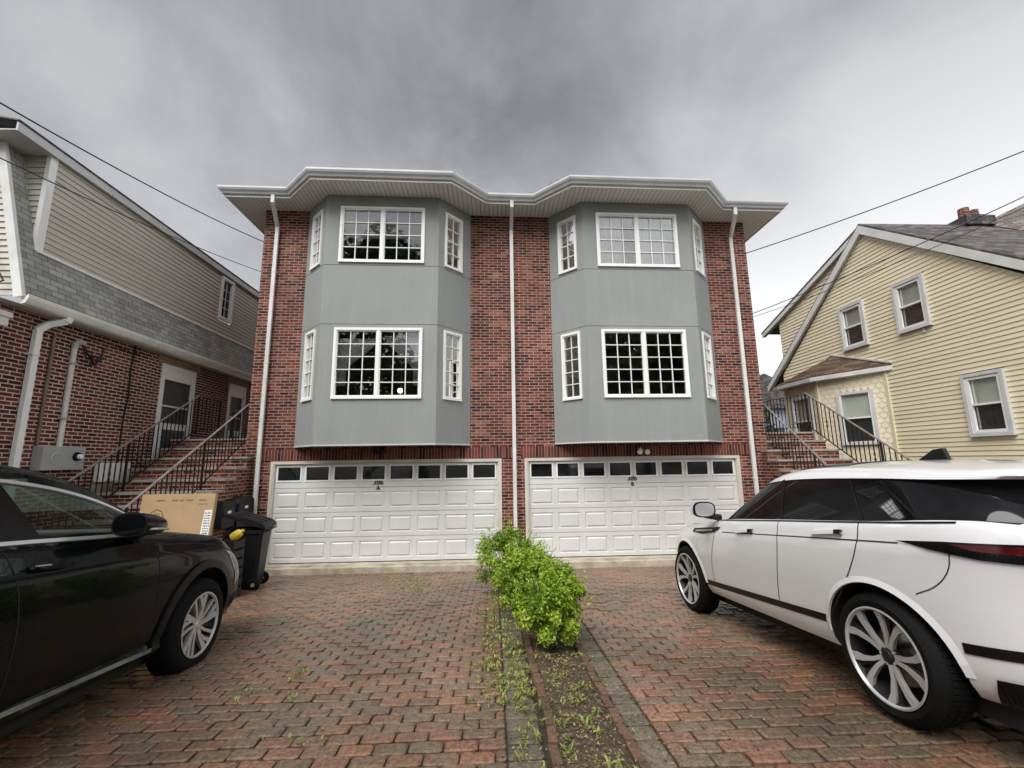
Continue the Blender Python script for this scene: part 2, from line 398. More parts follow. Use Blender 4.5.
# concrete sill step before the garage doors
m = M()
for x0, x1 in ((-4.95,.05),(.05,.56),(.56,5.6)):
    m.box(x0+.004, x1-.004, -.31, .5, -.4, -.035)
    m.box(x0+.01, x1-.01, -.17, .5, -.036, -.004)
tag(m.build('step', 'concrete'), kind='structure')

# ------------------------------------------------------------------ litter, weeds
def leafquad(m, p, s, n, rng, el=1.8, fold=.15):
    n = Vector(n).normalized(); t = n.orthogonal().normalized(); t.rotate(Matrix.Rotation(rng.random()*6.283, 3, n)); b = n.cross(t)
    p = Vector(p); a = s*el/2; w = s/2
    m.add([p-t*a, p+b*w+n*s*fold, p+t*a, p-b*w+n*s*fold], [(0,1,2,3)])
def weed_tuft(m, x, y, z, h, n, rng, w=.0065):
    for _ in range(n):
        a = rng.random()*6.283; l = h*rng.uniform(.5,1); d = Vector((math.cos(a), math.sin(a), 0)); m.rn = rng.random()
        p0 = Vector((x+rng.uniform(-.02,.02), y+rng.uniform(-.02,.02), z)); p1 = p0+d*l*.35+Vector((0,0,l*.6)); p2 = p0+d*l*.8+Vector((0,0,l*.75))
        sd = d.cross(Vector((0,0,1)))*w
        m.add([p0-sd*.4, p0+sd*.4, p1+sd, p1-sd, p2], [(0,1,2,3),(3,2,4)])
m = M(); rng = random.Random(11)
for _ in range(4200):
    y = rng.uniform(-9.6,-5.5) if rng.random() < .8 else rng.uniform(-5.5,-.5)
    x = rng.gauss(.43,.13); 
    if not .2 < x < .66: continue
    m.rn = rng.random(); leafquad(m, (x, y, gz(y)+.035+rng.random()*.012), rng.uniform(.005,.015), (rng.gauss(0,.5), rng.gauss(0,.4), 1), rng)
for _ in range(1500):
    y = rng.uniform(-9.5,-2.5); x = rng.choice((rng.gauss(.06,.09), rng.gauss(.80,.10)))
    m.rn = rng.random(); leafquad(m, (x, y, gz(y)+.008), rng.uniform(.006,.016), (rng.gauss(0,.2), rng.gauss(0,.2), 1), rng)
for _ in range(520):
    y = rng.uniform(-9,-.6); x = rng.uniform(-5,5); m.rn = rng.random()**.5; leafquad(m, (x, y, gz(y)+.008), rng.uniform(.006,.013), (rng.gauss(0,.2), rng.gauss(0,.2), 1), rng)
tag(m.build('fallen_leaves', 'litter'), kind='stuff')
m = M(); rng = random.Random(12)
def weeds(n, fx, fy, h0, h1, k):
    for _ in range(n):
        x, y = fx(), fy(); weed_tuft(m, x, y, gz(y)+.005, rng.uniform(h0,h1), k, rng)
weeds(420, lambda: rng.gauss(.43,.10), lambda: rng.uniform(-9.3,-5.7), .012, .04, 7)
weeds(60, lambda: rng.gauss(.43,.10), lambda: rng.uniform(-9.3,-5.7), .04, .09, 8)
weeds(80, lambda: rng.gauss(.10,.06), lambda: rng.uniform(-8.3,-5.4), .03, .08, 7)
weeds(260, lambda: rng.gauss(-.08,.11), lambda: rng.uniform(-6.6,-2.6), .015, .05, 6)
for cx, cy, sx, sy, n in ((-1.5,-1.6,.45,.35,60), (-1.3,-2.4,.2,.25,30), (-1.75,-1.2,.5,.2,30), (-1.75,-5.9,.10,.12,10), (-1.6,-6.35,.10,.10,8), (-1.95,-6.3,.10,.12,8), (-1.3,-6.9,.15,.15,8)):
    weeds(n, lambda: rng.gauss(cx,sx*.6), lambda: rng.gauss(cy,sy*.6), .012, .035, 5)
tag(m.build('weeds', 'weed'), kind='stuff')

# ------------------------------------------------------------------ bushes
def bush(label, cx, cy, rx, ry, z0, z1, n, seed, ls=.022, bias=0):
    rng = random.Random(seed); g = gz(cy)
    t = thing('bush', label, 'bush', (cx, cy, g), 'bushes in the planting bed')
    st = M()
    for _ in range(16):
        a = rng.random()*6.283; rr = rng.uniform(.3,.9)
        st.tube([(cx,cy,g), (cx+rx*.4*rr*math.cos(a), cy+ry*.4*rr*math.sin(a), g+(z1-g)*.45), (cx+rx*.85*rr*math.cos(a), cy+ry*.85*rr*math.sin(a), g+(z1-g)*.85)], [.010,.007,.003], 5)
    st.build('stem', 'bark', t)
    m = M(); hz = (z1-z0)/2; zc = (z0+z1)/2
    clumps = []
    for _ in range(70):
        d = Vector((rng.gauss(0,1), rng.gauss(0,1), rng.gauss(0,1))).normalized(); k = rng.uniform(.45,.95)
        clumps.append((Vector((cx+d.x*rx*k, cy+d.y*ry*k, zc+d.z*hz*k)), rng.uniform(.14,.30)*min(rx,hz), rng.uniform(-.38,.34), d))
    for _ in range(n):
        c, r_, tone, d0 = rng.choice(clumps)
        d = Vector((rng.gauss(0,1), rng.gauss(0,1), rng.gauss(0,1))).normalized()
        p = c + d*r_*rng.random()**.4*rng.uniform(.7,1.25)
        if p.z < g+.04: p.z = g+.04+rng.random()*.1
        nn = (d*.7 + Vector((0,0,.6)) + Vector((rng.gauss(0,.5), rng.gauss(0,.5), rng.gauss(0,.5))))
        hgt = (p.z-z0)/(z1-z0)
        m.rn = min(1, max(0, .48 + bias + tone*.6 + rng.gauss(0,.17)))
        leafquad(m, p, ls*rng.uniform(.45,1.4), nn, rng, 1.9, .12)
    for _ in range(60):   # stray shoots
        d = Vector((rng.gauss(0,1), rng.gauss(0,1), abs(rng.gauss(0,1))+.2)).normalized()
        p = Vector((cx+d.x*rx, cy+d.y*ry, zc+d.z*hz)); q = p + (d+Vector((0,0,.4)))*rng.uniform(.02,.08)
        for s in range(7):
            m.rn = min(1, .75+rng.gauss(0,.15)); leafquad(m, p.lerp(q, s/6), ls*.75, (rng.gauss(0,1), rng.gauss(0,1), .8), rng, 2.1)
    m.build('foliage', 'leaf_y', t)
bush('bright green leafy bush at the near end of the row, closest to the bare soil', .42, -5.35, .37, .50, .33, 1.06, 26000, 1, .0185, .15)
bush('rounded middle bush between the nearest one and the tall one by the garage pier', .28, -4.25, .40, .62, .26, 1.07, 20000, 2, .0185, .12)
bush('feathery darker green bush at the far end, in front of the brick garage pier', .10, -2.85, .50, .72, .12, 1.10, 15000, 3, .021, .0)

# ------------------------------------------------------------------ generic building pieces
def wall_panel(m, o, u, w, z0, z1, holes=(), reveal=.1, n=None):
    """vertical wall sheet from o along u (unit), with rectangular holes (u0,u1,z0,z1) and reveals going inward (-n)"""
    o = Vector(o); u = Vector(u); n = Vector(n) if n else Vector((u.y,-u.x,0))
    us = sorted({0, w, *[h[0] for h in holes], *[h[1] for h in holes]}); zs = sorted({z0, z1, *[h[2] for h in holes], *[h[3] for h in holes]})
    P = lambda a, z, d=0: Vector((o.x+u.x*a-n.x*d, o.y+u.y*a-n.y*d, z))
    for a, b in zip(us, us[1:]):
        for c, d in zip(zs, zs[1:]):
            mu, mz = (a+b)/2, (c+d)/2
            if any(h[0] < mu < h[1] and h[2] < mz < h[3] for h in holes): continue
            m.quad(P(a,c), P(b,c), P(b,d), P(a,d))
    if reveal:
        for a, b, c, d in [h[:4] for h in holes]:
            m.quad(P(a,c), P(a,d), P(a,d,reveal), P(a,c,reveal)); m.quad(P(b,d), P(b,c), P(b,c,reveal), P(b,d,reveal))
            m.quad(P(a,d), P(b,d), P(b,d,reveal), P(a,d,reveal)); m.quad(P(b,c), P(a,c), P(a,c,reveal), P(b,c,reveal))
def siding(m, o, u, poly, holes=(), ex=.102, lip=.016, v0=None):
    """lap boards on a vertical plane: poly in (a,z) convex, holes (a0,a1,z0,z1); outward normal is u rotated"""
    o = Vector(o); u = Vector(u); n = Vector((u.y,-u.x,0))
    P = lambda a, z, d=0: Vector((o.x+u.x*a+n.x*d, o.y+u.y*a+n.y*d, z))
    zmin = min(p[1] for p in poly); zmax = max(p[1] for p in poly)
    def span(z):
        xs = []
        for (a, za), (b, zb) in zip(poly, poly[1:]+poly[:1]):
            if (za-z)*(zb-z) <= 0 and za != zb: xs.append(a+(b-a)*(z-za)/(zb-za))
        return (min(xs), max(xs)) if len(xs) > 1 else None
    z = zmin if v0 is None else v0
    while z < zmax:
        zt = min(z+ex, zmax-1e-4); zz = max(z, zmin+1e-4)
        s0, s1 = span(zz), span(zt)
        if s0 and s1:
            ints = [(s0[0], s0[1], s1[0], s1[1])]
            for h in holes:
                if h[2] < (zz+zt)/2 < h[3]:
                    new = []
                    for a0, b0, a1, b1 in ints:
                        if h[0] > min(a0,a1) and h[0] < max(b0,b1): new.append((a0, h[0], a1, h[0]))
                        if h[1] < max(b0,b1) and h[1] > min(a0,a1): new.append((h[1], b0, h[1], b1))
                        if h[0] >= max(b0,b1) or h[1] <= min(a0,a1): new.append((a0,b0,a1,b1))
                    ints = new
            for a0, b0, a1, b1 in ints:
                m.quad(P(a0,zz,lip), P(b0,zz,lip), P(b0 if b0 < b1 else b1,zt,.002) if False else P(b1,zt,.002), P(a1,zt,.002))
                m.quad(P(a0,zz,0), P(b0,zz,0), P(b0,zz,lip), P(a0,zz,lip))
        z += ex

def window_unit(parent, o, u, w, z0, z1, fr=.05, cols=3, rows=4, halves=1, fmat='white', gmat='glass', depth=.07, sash=False, proud=.03, mull=.09, mu=.014, nm='window'):
    """o: lower-left corner point on the wall (outer face), u: unit direction to the right seen from outside"""
    o = Vector(o); u = Vector(u); n = Vector((u.y,-u.x,0)); Z = Vector((0,0,1)); o = Vector((o.x,o.y,0))
    def B(m, a0, a1, c0, c1, d0, d1): m.obox(o+u*a0+Z*c0+n*d0, u*(a1-a0), n*(d1-d0), Z*(c1-c0))
    m = M(); p, q = proud, -depth
    B(m,0,w,z0,z0+fr,q,p+.008); B(m,0,w,z1-fr,z1,q,p); B(m,0,fr,z0+fr,z1-fr,q,p); B(m,w-fr,w,z0+fr,z1-fr,q,p)
    iw = w-2*fr; hw = (iw-mull*(halves-1))/halves
    for i in range(1, halves): B(m, fr+i*hw+(i-1)*mull, fr+i*hw+i*mull, z0+fr, z1-fr, q, p-.002)
    win = m.build('window', fmat, parent)
    if nm != 'window': win['label'] = nm
    mm = M(); g = M(); s = .022
    for i in range(halves):
        a0 = fr+i*(hw+mull); a1 = a0+hw; c0, c1 = z0+fr, z1-fr
        B(mm,a0,a1,c0,c0+s,q+.01,p-.018); B(mm,a0,a1,c1-s,c1,q+.01,p-.018); B(mm,a0,a0+s,c0+s,c1-s,q+.01,p-.018); B(mm,a1-s,a1,c0+s,c1-s,q+.01,p-.018)
        if sash: B(mm,a0+s,a1-s,(c0+c1)/2-.02,(c0+c1)/2+.02,q+.01,p-.014)
        for k in range(1, cols):
            x = a0+s+(hw-2*s)*k/cols; B(mm,x-mu/2,x+mu/2,c0+s,c1-s,-.022,-.004)
        for k in range(1, rows):
            z = c0+s+(c1-c0-2*s)*k/rows; B(mm,a0+s,a1-s,z-mu/2,z+mu/2,-.024,-.002)
        B(g,a0+s*.5,a1-s*.5,c0+s*.5,c1-s*.5,-.034,-.028)
    mm.build('sash', fmat, win, local=True); g.build('pane', gmat, win, local=True)
    return win

# ------------------------------------------------------------------ the duplex house
XC = .305; HW = 5.82
XL, XR = XC-HW, XC+HW
ZS = 8.06; BB = 2.42; YB = -.70
house = thing('brick_duplex', 'three storey red brick duplex with two grey stucco bays above white garage doors', 'house', (XC, 4, 0))
m = M()
holes = [(.565, 5.565, -.3, 2.13), (6.075, 10.955, -.3, 2.13)]
for s in (-1, 1):
    cx = XC+s*2.87; holes.append((cx-1.90-XL, cx+1.90-XL, BB+.05, ZS-.02))
wall_panel(m, (XL,0,0), (1,0,0), 2*HW, -.4, ZS, holes, .14)
m.quad((XL,9,-.4),(XL,0,-.4),(XL,0,ZS),(XL,9,ZS)); m.quad((XR,0,-.4),(XR,9,-.4),(XR,9,ZS),(XR,0,ZS)); m.quad((XR,9,-.4),(XL,9,-.4),(XL,9,ZS),(XR,9,ZS))
m.build('wall', 'brick', house)
for x0, x1 in ((XL+.28, XL+5.86), (XL+6.0, XL+11.3)): bx('lintel', 'soldier', house, x0, x1, -.022, .02, 2.135, 2.375)
def rail_x(cx): return cx
# stucco bays
for s, tone in ((-1,'left'), (1,'right')):
    cx = XC+s*2.87
    stm = MT.get('stucco')
    if not stm:
        m_, nt, out = new_mat('grey_stucco'); p = N(nt, 'ShaderNodeBsdfPrincipled'); nt.links.new(p.outputs[0], out.inputs[0])
        ob = N(nt, 'ShaderNodeTexCoord').outputs['Object']
        n1 = noisen(nt, ob, 1.1, 6, .65); n2 = noisen(nt, scaled(nt, ob, (5,5,.45)), 1.6, 5, .6); n3 = noisen(nt, ob, 90, 4, .7)
        c_ = mixc(nt, (.205,.22,.214), (.275,.29,.282), n1)
        rp = ramp(nt, [(.45,(0,0,0)), (.75,(1,1,1))]); nt.links.new(n2, rp.inputs[0])
        c_ = mixc(nt, c_, (.37,.39,.375), mathn(nt, 'MULTIPLY', rp.outputs[0], .16))
        nt.links.new(c_, p.inputs['Base Color']); setin(p, Roughness=.75); nt.links.new(bumpn(nt, n3, .5, .004), p.inputs['Normal'])
        MT['stucco'] = m_
    bay = M()
    P = [(cx-1.92,0), (cx-1.245,YB), (cx+1.245,YB), (cx+1.92,0)]
    wz = [(3.39,4.94), (6.44,7.78)]
    gro = [(5.015,5.027), (6.372,6.384)]
    fac = []
    for i, (a, b) in enumerate(zip(P, P[1:])):
        a, b = Vector((*a,0)), Vector((*b,0)); w = (b-a).length; u = (b-a)/w
        if i == 1: ww = 1.87; h = [(w/2-ww/2, w/2+ww/2, *z) for z in wz]
        else:
            ww = .52; off = (w-ww)/2 + (.05 if i == 0 else -.05); h = [(off, off+ww, *z) for z in wz]
        wall_panel(bay, a, u, w, BB, ZS, h + [(0, w, *g) for g in gro], .12)
        for g in gro:
            n = Vector((u.y,-u.x,0)); q = a-n*.009; bay.quad(Vector((q.x,q.y,g[0]-.01)), Vector((q.x,q.y,g[0]-.01))+u*w, Vector((q.x,q.y,g[1]+.01))+u*w, Vector((q.x,q.y,g[1]+.01)))
        fac.append((a, u, w, h, i))
    bay.quad(*[(x,y,BB) for x, y in P][::-1])
    bay.build('bay', 'stucco', house)
    m = M()  # drip edge
    for a, b in zip(P, P[1:]): m.bar((a[0],a[1],BB+.012), (b[0],b[1],BB+.012), .02, .03)
    m.build('drip_edge', 'gutter', house)
    for a, u, w, h, i in fac:
        for k, (a0, a1, z0, z1) in enumerate(h):
            oo = a+u*a0
            if i == 1: window_unit(house, oo, u, a1-a0, z0, z1, .055, 3, 5 if k == 0 else 4, 2, mull=.06, mu=.017)
            else: window_unit(house, oo, u, a1-a0, z0, z1, .05, 2, 5 if k == 0 else 4, 1, mu=.016)
    # rooms behind the glass
    m = M()
    x0, x1 = cx-2.1, cx+2.1
    for za, zb in ((BB+.06, 5.25), (5.6, ZS-.03)):
        m.quad((x0,2.6,za),(x1,2.6,za),(x1,2.6,zb),(x0,2.6,zb)); m.quad((x0,.15,za),(x0,2.6,za),(x0,2.6,zb),(x0,.15,zb)); m.quad((x1,2.6,za),(x1,.15,za),(x1,.15,zb),(x1,2.6,zb))
        m.quad((x0,-.6,za),(x1,-.6,za),(x1,2.6,za),(x0,2.6,za)) if False else None
        m.quad((cx-1.85,-.05,za),(cx+1.85,-.05,za),(cx+1.85,2.6,za),(cx-1.85,2.6,za)); m.quad((cx-1.2,-.62,za),(cx+1.2,-.62,za),(cx+1.8,-.06,za),(cx-1.8,-.06,za))
        m.quad((cx-1.85,-.05,zb),(cx+1.85,-.05,zb),(cx+1.85,2.6,zb),(cx-1.85,2.6,zb)); m.quad((cx-1.2,-.62,zb),(cx+1.2,-.62,zb),(cx+1.8,-.06,zb),(cx-1.8,-.06,zb))
    m.build('interior', 'room', house)
def curtain(x0, x1, z0, z1, y=-.52, gather=None, amp=.02, mat='curtain', folds=9, nm='curtain'):
    m = M(); n = 60; k = 16; vs = []
    for j in range(k+1):
        t = j/k; z = z1+(z0-z1)*t
        for i in range(n+1):
            s = i/n
            if gather is None: x = x0+(x1-x0)*s
            else:
                g = gather[0]; tt = min(1, t/gather[1]); e = tt*tt*(3-2*tt); xe = x0+(x1-x0)*(s*.25 if g < 0 else .75+s*.25)
                x = (x0+(x1-x0)*s)*(1-e)+xe*e
            vs.append((x, y+amp*math.sin(s*folds*6.283+.5*math.sin(s*13)), z))
    m.add(vs, [[j*(n+1)+i, j*(n+1)+i+1, (j+1)*(n+1)+i+1, (j+1)*(n+1)+i] for j in range(k) for i in range(n)])
    return m.build(nm, mat, house, smooth=True, sharp=80)
cl = XC-2.87; cr = XC+2.87
curtain(cl-.93, cl-.05, 3.7, 4.75, gather=(-1,.75)); curtain(cl+.1, cl+.93, 3.7, 4.8, gather=(1,.75))
curtain(cr-.93, cr-.28, 6.4, 7.8, -.50, folds=7); curtain(cr+.0, cr+.93, 6.4, 7.8, -.46, folds=6)
# blinds in the upper left window and the chandelier below
m = M()
for k in range(22): m.box(cl-.92, cl+.92, -.53, -.50, 7.74-k*.03, 7.742-k*.03+.014)
m.build('blind', 'shade', house)
m = M()
for k in range(6):
    a = k*math.pi/3; m.tube([(cl+.26,.5,3.62), (cl+.26+.1*math.cos(a),.5+.1*math.sin(a),3.55), (cl+.26+.16*math.cos(a),.5+.16*math.sin(a),3.62)], .008, 5)
m.tube([(cl+.26,.5,3.6), (cl+.26,.5,5.2)], .006, 5)
ch = m.build('chandelier', 'chrome', house)
m = M()
m.lathe([(0,-.06),(.045,-.045),(.06,0),(.045,.045),(0,.06)], 12, 'Z', (cl+.26,.40,3.74)); m.build('bulb', emit_mat('lamp_glow', (1,.86,.66), 4.), ch, local=True, smooth=True)

# eaves
EV = [(-6.46,-.53),(-5.02,-.53),(-4.28,-1.26),(-1.31,-1.26),(-.57,-.53),(.57,-.53),(1.31,-1.26),(4.28,-1.26),(5.02,-.53),(6.44,-.53)]
EV = [(XC+x, y) for x, y in EV]
loop = EV + [(XR+.62, 9.5), (XL-.64, 9.5)]
m = M()
m.quad(*[(x,y,ZS) for x, y in loop][::-1])
m.build('soffit', 'soffit', house)
def offs(pts, d, closed=False):
    out = []; k = len(pts)
    for i, p in enumerate(pts):
        a = Vector(pts[i-1]) if (i or closed) else None; b = Vector(p); c = Vector(pts[(i+1) % k]) if (i < k-1 or closed) else None
        ns = []
        for q, r_ in ((a,b),(b,c)):
            if q is None or r_ is None: continue
            t = (r_-q).normalized(); ns.append(Vector((t.y,-t.x)))
        n = sum(ns, Vector((0,0))).normalized(); out.append(tuple(b+n*d/max(.3, n.dot(ns[0]))))
    return out
def gutter(m, pts, z, prof, closed=False):
    """prof: list of (outward, up)"""
    rings = [offs(pts, d, closed) for d, _ in prof]; k = len(pts)
    for i in range(len(prof)-1):
        for j in range(k if closed else k-1):
            j2 = (j+1) % k; a, b = rings[i], rings[i+1]
            m.quad((*a[j], z+prof[i][1]), (*a[j2], z+prof[i][1]), (*b[j2], z+prof[i+1][1]), (*b[j], z+prof[i+1][1]))
m = M(); gutter(m, loop, ZS, [(-.02,-.002),(0,-.012),(.012,-.012),(.012,.055),(0,.055)], True); m.build('fascia', 'trim', house)
GPROF = [(.004,.045),(.06,.045),(.078,.08),(.115,.115),(.135,.155),(.135,.195),(.12,.198),(.118,.16),(.004,.16),(.004,.045)]
m = M(); gutter(m, loop, ZS, GPROF, True); m.build('gutter', 'gutter', house)
m = M()
lo = offs(loop, -.01, True); rz = 10.2; rg = [(XL+3.5,4.5), (XR-3.5,4.5)]
for i in range(len(lo)):
    a, b = lo[i], lo[(i+1) % len(lo)]
    if i in (0,1,2,3,4,5,6,7,8):
        f = lambda p: (min(max(p[0], rg[0][0]), rg[1][0]), 4.5, rz)
        pa, pb = f(a), f(b)
        if pa == pb: m.quad((*a,ZS+.15),(*b,ZS+.15),pa)
        else: m.quad((*a,ZS+.15),(*b,ZS+.15),pb,pa)
m.quad((*lo[9],ZS+.15),(*lo[10],ZS+.15),(rg[1][0],4.5,rz)); m.quad((*lo[10],ZS+.15),(*lo[11],ZS+.15),(rg[0][0],4.5,rz),(rg[1][0],4.5,rz)); m.quad((*lo[11],ZS+.15),(*lo[0],ZS+.15),(rg[0][0],4.5,rz))
m.build('roof', 'sh_grey', house, fixn=True)
# downspouts
def downspout(x, elbow, xt=None, z0=.05, mat='trim'):
    m = M(); xt = xt or x; w, d = .078, .055
    path = [(xt,-.56,ZS+.06),(xt,-.555,ZS-.13),(x,-.09,ZS-.48),(x,-.075,ZS-.6),(x,-.075,z0)] if elbow else [(x,-.57,ZS+.06),(x,-.56,ZS-.10),(x,-.09,ZS-.42),(x,-.075,ZS-.55),(x,-.075,z0)]
    for a, b in zip(path, path[1:]): m.bar(a, Vector(b)+(Vector(b)-Vector(a)).normalized()*.01, w, d, up=(0,1,.001))
    for z in (ZS-1.6, 4.3, 1.6): m.box(x-.045, x+.045, -.106, -.002, z, z+.03)
    return m.build('downspout', mat, house)
downspout(-5.18, True, -5.09); downspout(.335, False); downspout(5.72, True, 5.62)
# floodlights under the bays
for cx, y, hm in ((-2.58,-.03,'bulb'), (3.17,-.03,'bulb')):
    m = M(); m.lathe([(0,0),(.05,0),(.05,-.03),(0,-.03)], 14, 'Y', (cx,-.022,2.27))
    for s in (-1,1): m.tube([(cx,-.05,2.27),(cx+s*.05,-.10,2.27),(cx+s*.07,-.14,2.25)], .012, 6); 
    fl = m.build('floodlight', 'trim' if cx > 0 else 'black_plastic', house, smooth=True)
    for s in (-1,1):
        m = M(); m.lathe([(0,-.16),(.045,-.155),(.06,-.13),(.045,-.06),(.022,0),(0,0)], 14, 'Y', (cx+s*.085,-.12,2.225 if cx > 0 else 2.30))
        m.build('lamp', 'bulb' if cx > 0 else 'black_plastic', fl, local=True, smooth=True)

# the parapet line falls slightly toward the right
for o_ in list(house.children_recursive):
    if o_.type != 'MESH' or o_.data.get('lev'): continue
    o_.data['lev'] = 1
    for v_ in o_.data.vertices:
        c_ = v_.co
        if c_.z > 2.42: c_.z -= .21*(c_.z-2.42)/5.64*(c_.x-XL)/(2*HW)

# garage doors
def text_mesh(name, body, size, loc, rot, mat, parent, ext=.004, shear=0, local=False, align='CENTER', off=0):
    cu = bpy.data.curves.new(name, 'FONT'); cu.body = body; cu.size = size; cu.extrude = ext; cu.shear = shear; cu.align_x = align; cu.offset = off
    tmp = bpy.data.objects.new(name+'_t', cu); C.objects.link(tmp)
    dg = bpy.context.evaluated_depsgraph_get(); me = bpy.data.meshes.new_from_object(tmp.evaluated_get(dg))
    bpy.data.objects.remove(tmp); me.transform(Matrix.Translation(loc) @ rot.to_4x4()); me.materials.clear(); me.materials.append(MT[mat])
    return link(name, me, parent, local)
FRONT = Matrix.Rotation(R(90), 3, 'X')
def garage(x0, W, letter, side):
    H = 2.13; yf = .05
    g = thing('garage_door', 'white panelled double garage door with small dark windows on the %s, numbered 386 %s' % (side, letter), 'garage door', (x0+W/2, yf, 0), 'white garage doors of the duplex')
    m = M()
    m.box(x0, x0+.06, -.012, .12, 0, H); m.box(x0+W-.06, x0+W, -.012, .12, 0, H); m.box(x0+.06, x0+W-.06, -.012, .12, H-.07, H)
    m.box(x0+.06, x0+.085, .0, .12, 0, H-.07); m.box(x0+W-.085, x0+W-.06, .0, .12, 0, H-.07)
    m.build('door_frame', 'jamb', g)
    a0, a1 = x0+.085, x0+W-.085; dw = (a1-a0)/8; sh = (H-.07)/4
    for r_ in range(4):
        z0 = r_*sh+.004; z1 = (r_+1)*sh-.004; m = M(); zc = (z0+z1)/2
        xs = [a0]; cells = []
        for k in range(8):
            c0, c1 = a0+k*dw+.055, a0+(k+1)*dw-.055; cells.append((c0, c1))
        pz0, pz1 = (z0+.085, z1-.085) if r_ < 3 else (z0+.155, z1-.055)
        hs = [(c0-a0, c1-a0, pz0, pz1) for c0, c1 in cells]
        wall_panel(m, (a0,yf,0), (1,0,0), a1-a0, z0, z1, hs, 0)
        m.quad((a0,yf,z1),(a1,yf,z1),(a1,yf+.04,z1),(a0,yf+.04,z1)); m.quad((a0,yf,z0),(a0,yf+.04,z0),(a1,yf+.04,z0),(a1,yf,z0))
        m.quad((a0,yf+.04,z0-.01),(a1,yf+.04,z0-.01),(a1,yf+.04,z1+.01),(a0,yf+.04,z1+.01)) if r_ < 3 else None
        if r_ < 3:
            for c0, c1 in cells:   # moulded raised panel: groove, bevel, field
                rings = [(0,0),(.012,.014),(.026,.014),(.05,-.004)]
                pts = []
                for i, d in rings: pts.append([(c0+i,yf+d,pz0+i),(c1-i,yf+d,pz0+i),(c1-i,yf+d,pz1-i),(c0+i,yf+d,pz1-i)])
                for A, B in zip(pts, pts[1:]):
                    for i in range(4): m.quad(A[i], A[(i+1) % 4], B[(i+1) % 4], B[i])
                m.quad(*pts[-1])
        m.build('door_section', 'door', g)
        if r_ == 3:
            for c0, c1 in cells:
                f = M(); e = .022
                f.box(c0-e,c1+e,yf-.012,yf+.01,pz0-e,pz0+.008); f.box(c0-e,c1+e,yf-.012,yf+.01,pz1-.008,pz1+e); f.box(c0-e,c0+.008,yf-.012,yf+.01,pz0+.008,pz1-.008); f.box(c1-.008,c1+e,yf-.012,yf+.01,pz0+.008,pz1-.008)
                wf = f.build('window_frame', 'white', g)
                f = M(); f.box(c0-.004,c1+.004,yf+.012,yf+.02,pz0-.004,pz1+.004); f.build('pane', 'glass_dark', wf, local=True)
    m = M(); m.box(a0,a1,yf-.004,yf+.03,-.004,.012); m.build('door_seal', 'black_plastic', g)
    xt = x0+W/2+(-.20 if side == 'left' else -.04)
    text_mesh('house_number', '386', .15, (xt, yf-.007, 1.60), FRONT, 'ink', g, .004, .18, off=.0025)
    text_mesh('house_number', letter, .12, (xt+.01, yf-.007, 1.485), FRONT, 'ink', g, .004, 0, off=.003)
garage(XL+.565, 5.0, 'A', 'left'); garage(XL+6.075, 4.88, 'B', 'right')

# ------------------------------------------------------------------ stairs with railings
def railing(parent_label, p0, p1, flat_end=None, top_post=True, tilt_bottom=.10, h=.92, group='wrought iron stair railings', step=.118):
    p0, p1 = Vector(p0), Vector(p1)   # handrail line, from low end to high end
    r = thing('railing', parent_label, 'railing', (p0.x, p0.y, p0.z-h), group)
    pts = [p0, p1] + ([Vector(flat_end)] if flat_end else [])
    m = M()
    for a, b in zip(pts, pts[1:]): m.bar(a, b+(b-a).normalized()*.01, .042, .018)
    a = pts[0]; d = (pts[1]-pts[0]).normalized(); m.tube([a, a-d*.06+Vector((0,0,-.015)), a-d*.09+Vector((0,0,-.06)), a-d*.06+Vector((0,0,-.09))], .010, 6)
    m.build('handrail', 'rail_top', r)
    m = M(); dn = Vector((0,0,-(h-tilt_bottom)))
    for a, b in zip(pts, pts[1:]): m.bar(a+dn, b+dn, .028, .012)
    m.build('bottom_rail', 'black_iron', r)
    seglen = [(b-a).length for a, b in zip(pts, pts[1:])]
    posts = [pts[0]+d*.02, pts[1]] + ([pts[2]] if flat_end else [])
    if seglen[0] > 2.2: posts.insert(1, pts[0].lerp(pts[1], .5))
    for q in posts:
        m = M(); m.box(q.x-.016, q.x+.016, q.y-.016, q.y+.016, q.z-h, q.z-.008); m.build('post', 'black_iron', r)
    for (a, b), L in zip(zip(pts, pts[1:]), seglen):
        n = int(L/step*.86)
        for k in range(1, n):
            q = a.lerp(b, k/n); m = M(); m.box(q.x-.0075, q.x+.0075, q.y-.0075, q.y+.0075, q.z-(h-tilt_bottom)-.004, q.z-.008)
            if k % 5 == 3:
                for zz in (-.38, -.48): m.tube([(q.x, q.y+.03*math.cos(t), q.z+zz+.035*math.sin(t)) for t in [i*.7 for i in range(10)]], .005, 4)
            m.build('baluster', 'black_iron', r)
    return r
def stairs(label, xa, xb, xf, side):
    """xa..xb beside the house; xf = side edge in front of the facade"""
    t = thing('staircase', label, 'stairs', ((xa+xb)/2, -1.5, gz(-3)), 'brick side stairs')
    n = 12; rise, run = .215, .36; ztop = 2.66; y0 = .48
    for k in range(n):
        z = ztop-rise*k; yf = y0-run*k; yb = yf+run if k else 4.5
        def seg(x0, x1, ya, yb):
            body = M(); body.box(x0, x1, ya+.03, yb+.03 if k else yb, gz(ya)-.1, z-.038); body.build('riser', 'brick', t)
            tr = M(); tr.box(x0-.015, x1+.015, ya, (yb+.028) if k else yb, z-.038, z+.002*((k*7) % 3)); tr.build('tread', 'stone', t)
        if yb <= 0.02 or True:
            a, b = xa, xb
            if yf < -.02:
                if side < 0: b = xf
                else: a = xf
                seg(a, b, yf, min(yb, -.005))
            if yb > .02: seg(xa, xb, max(yf, .003 if yf < -.02 else yf), yb)
    return t
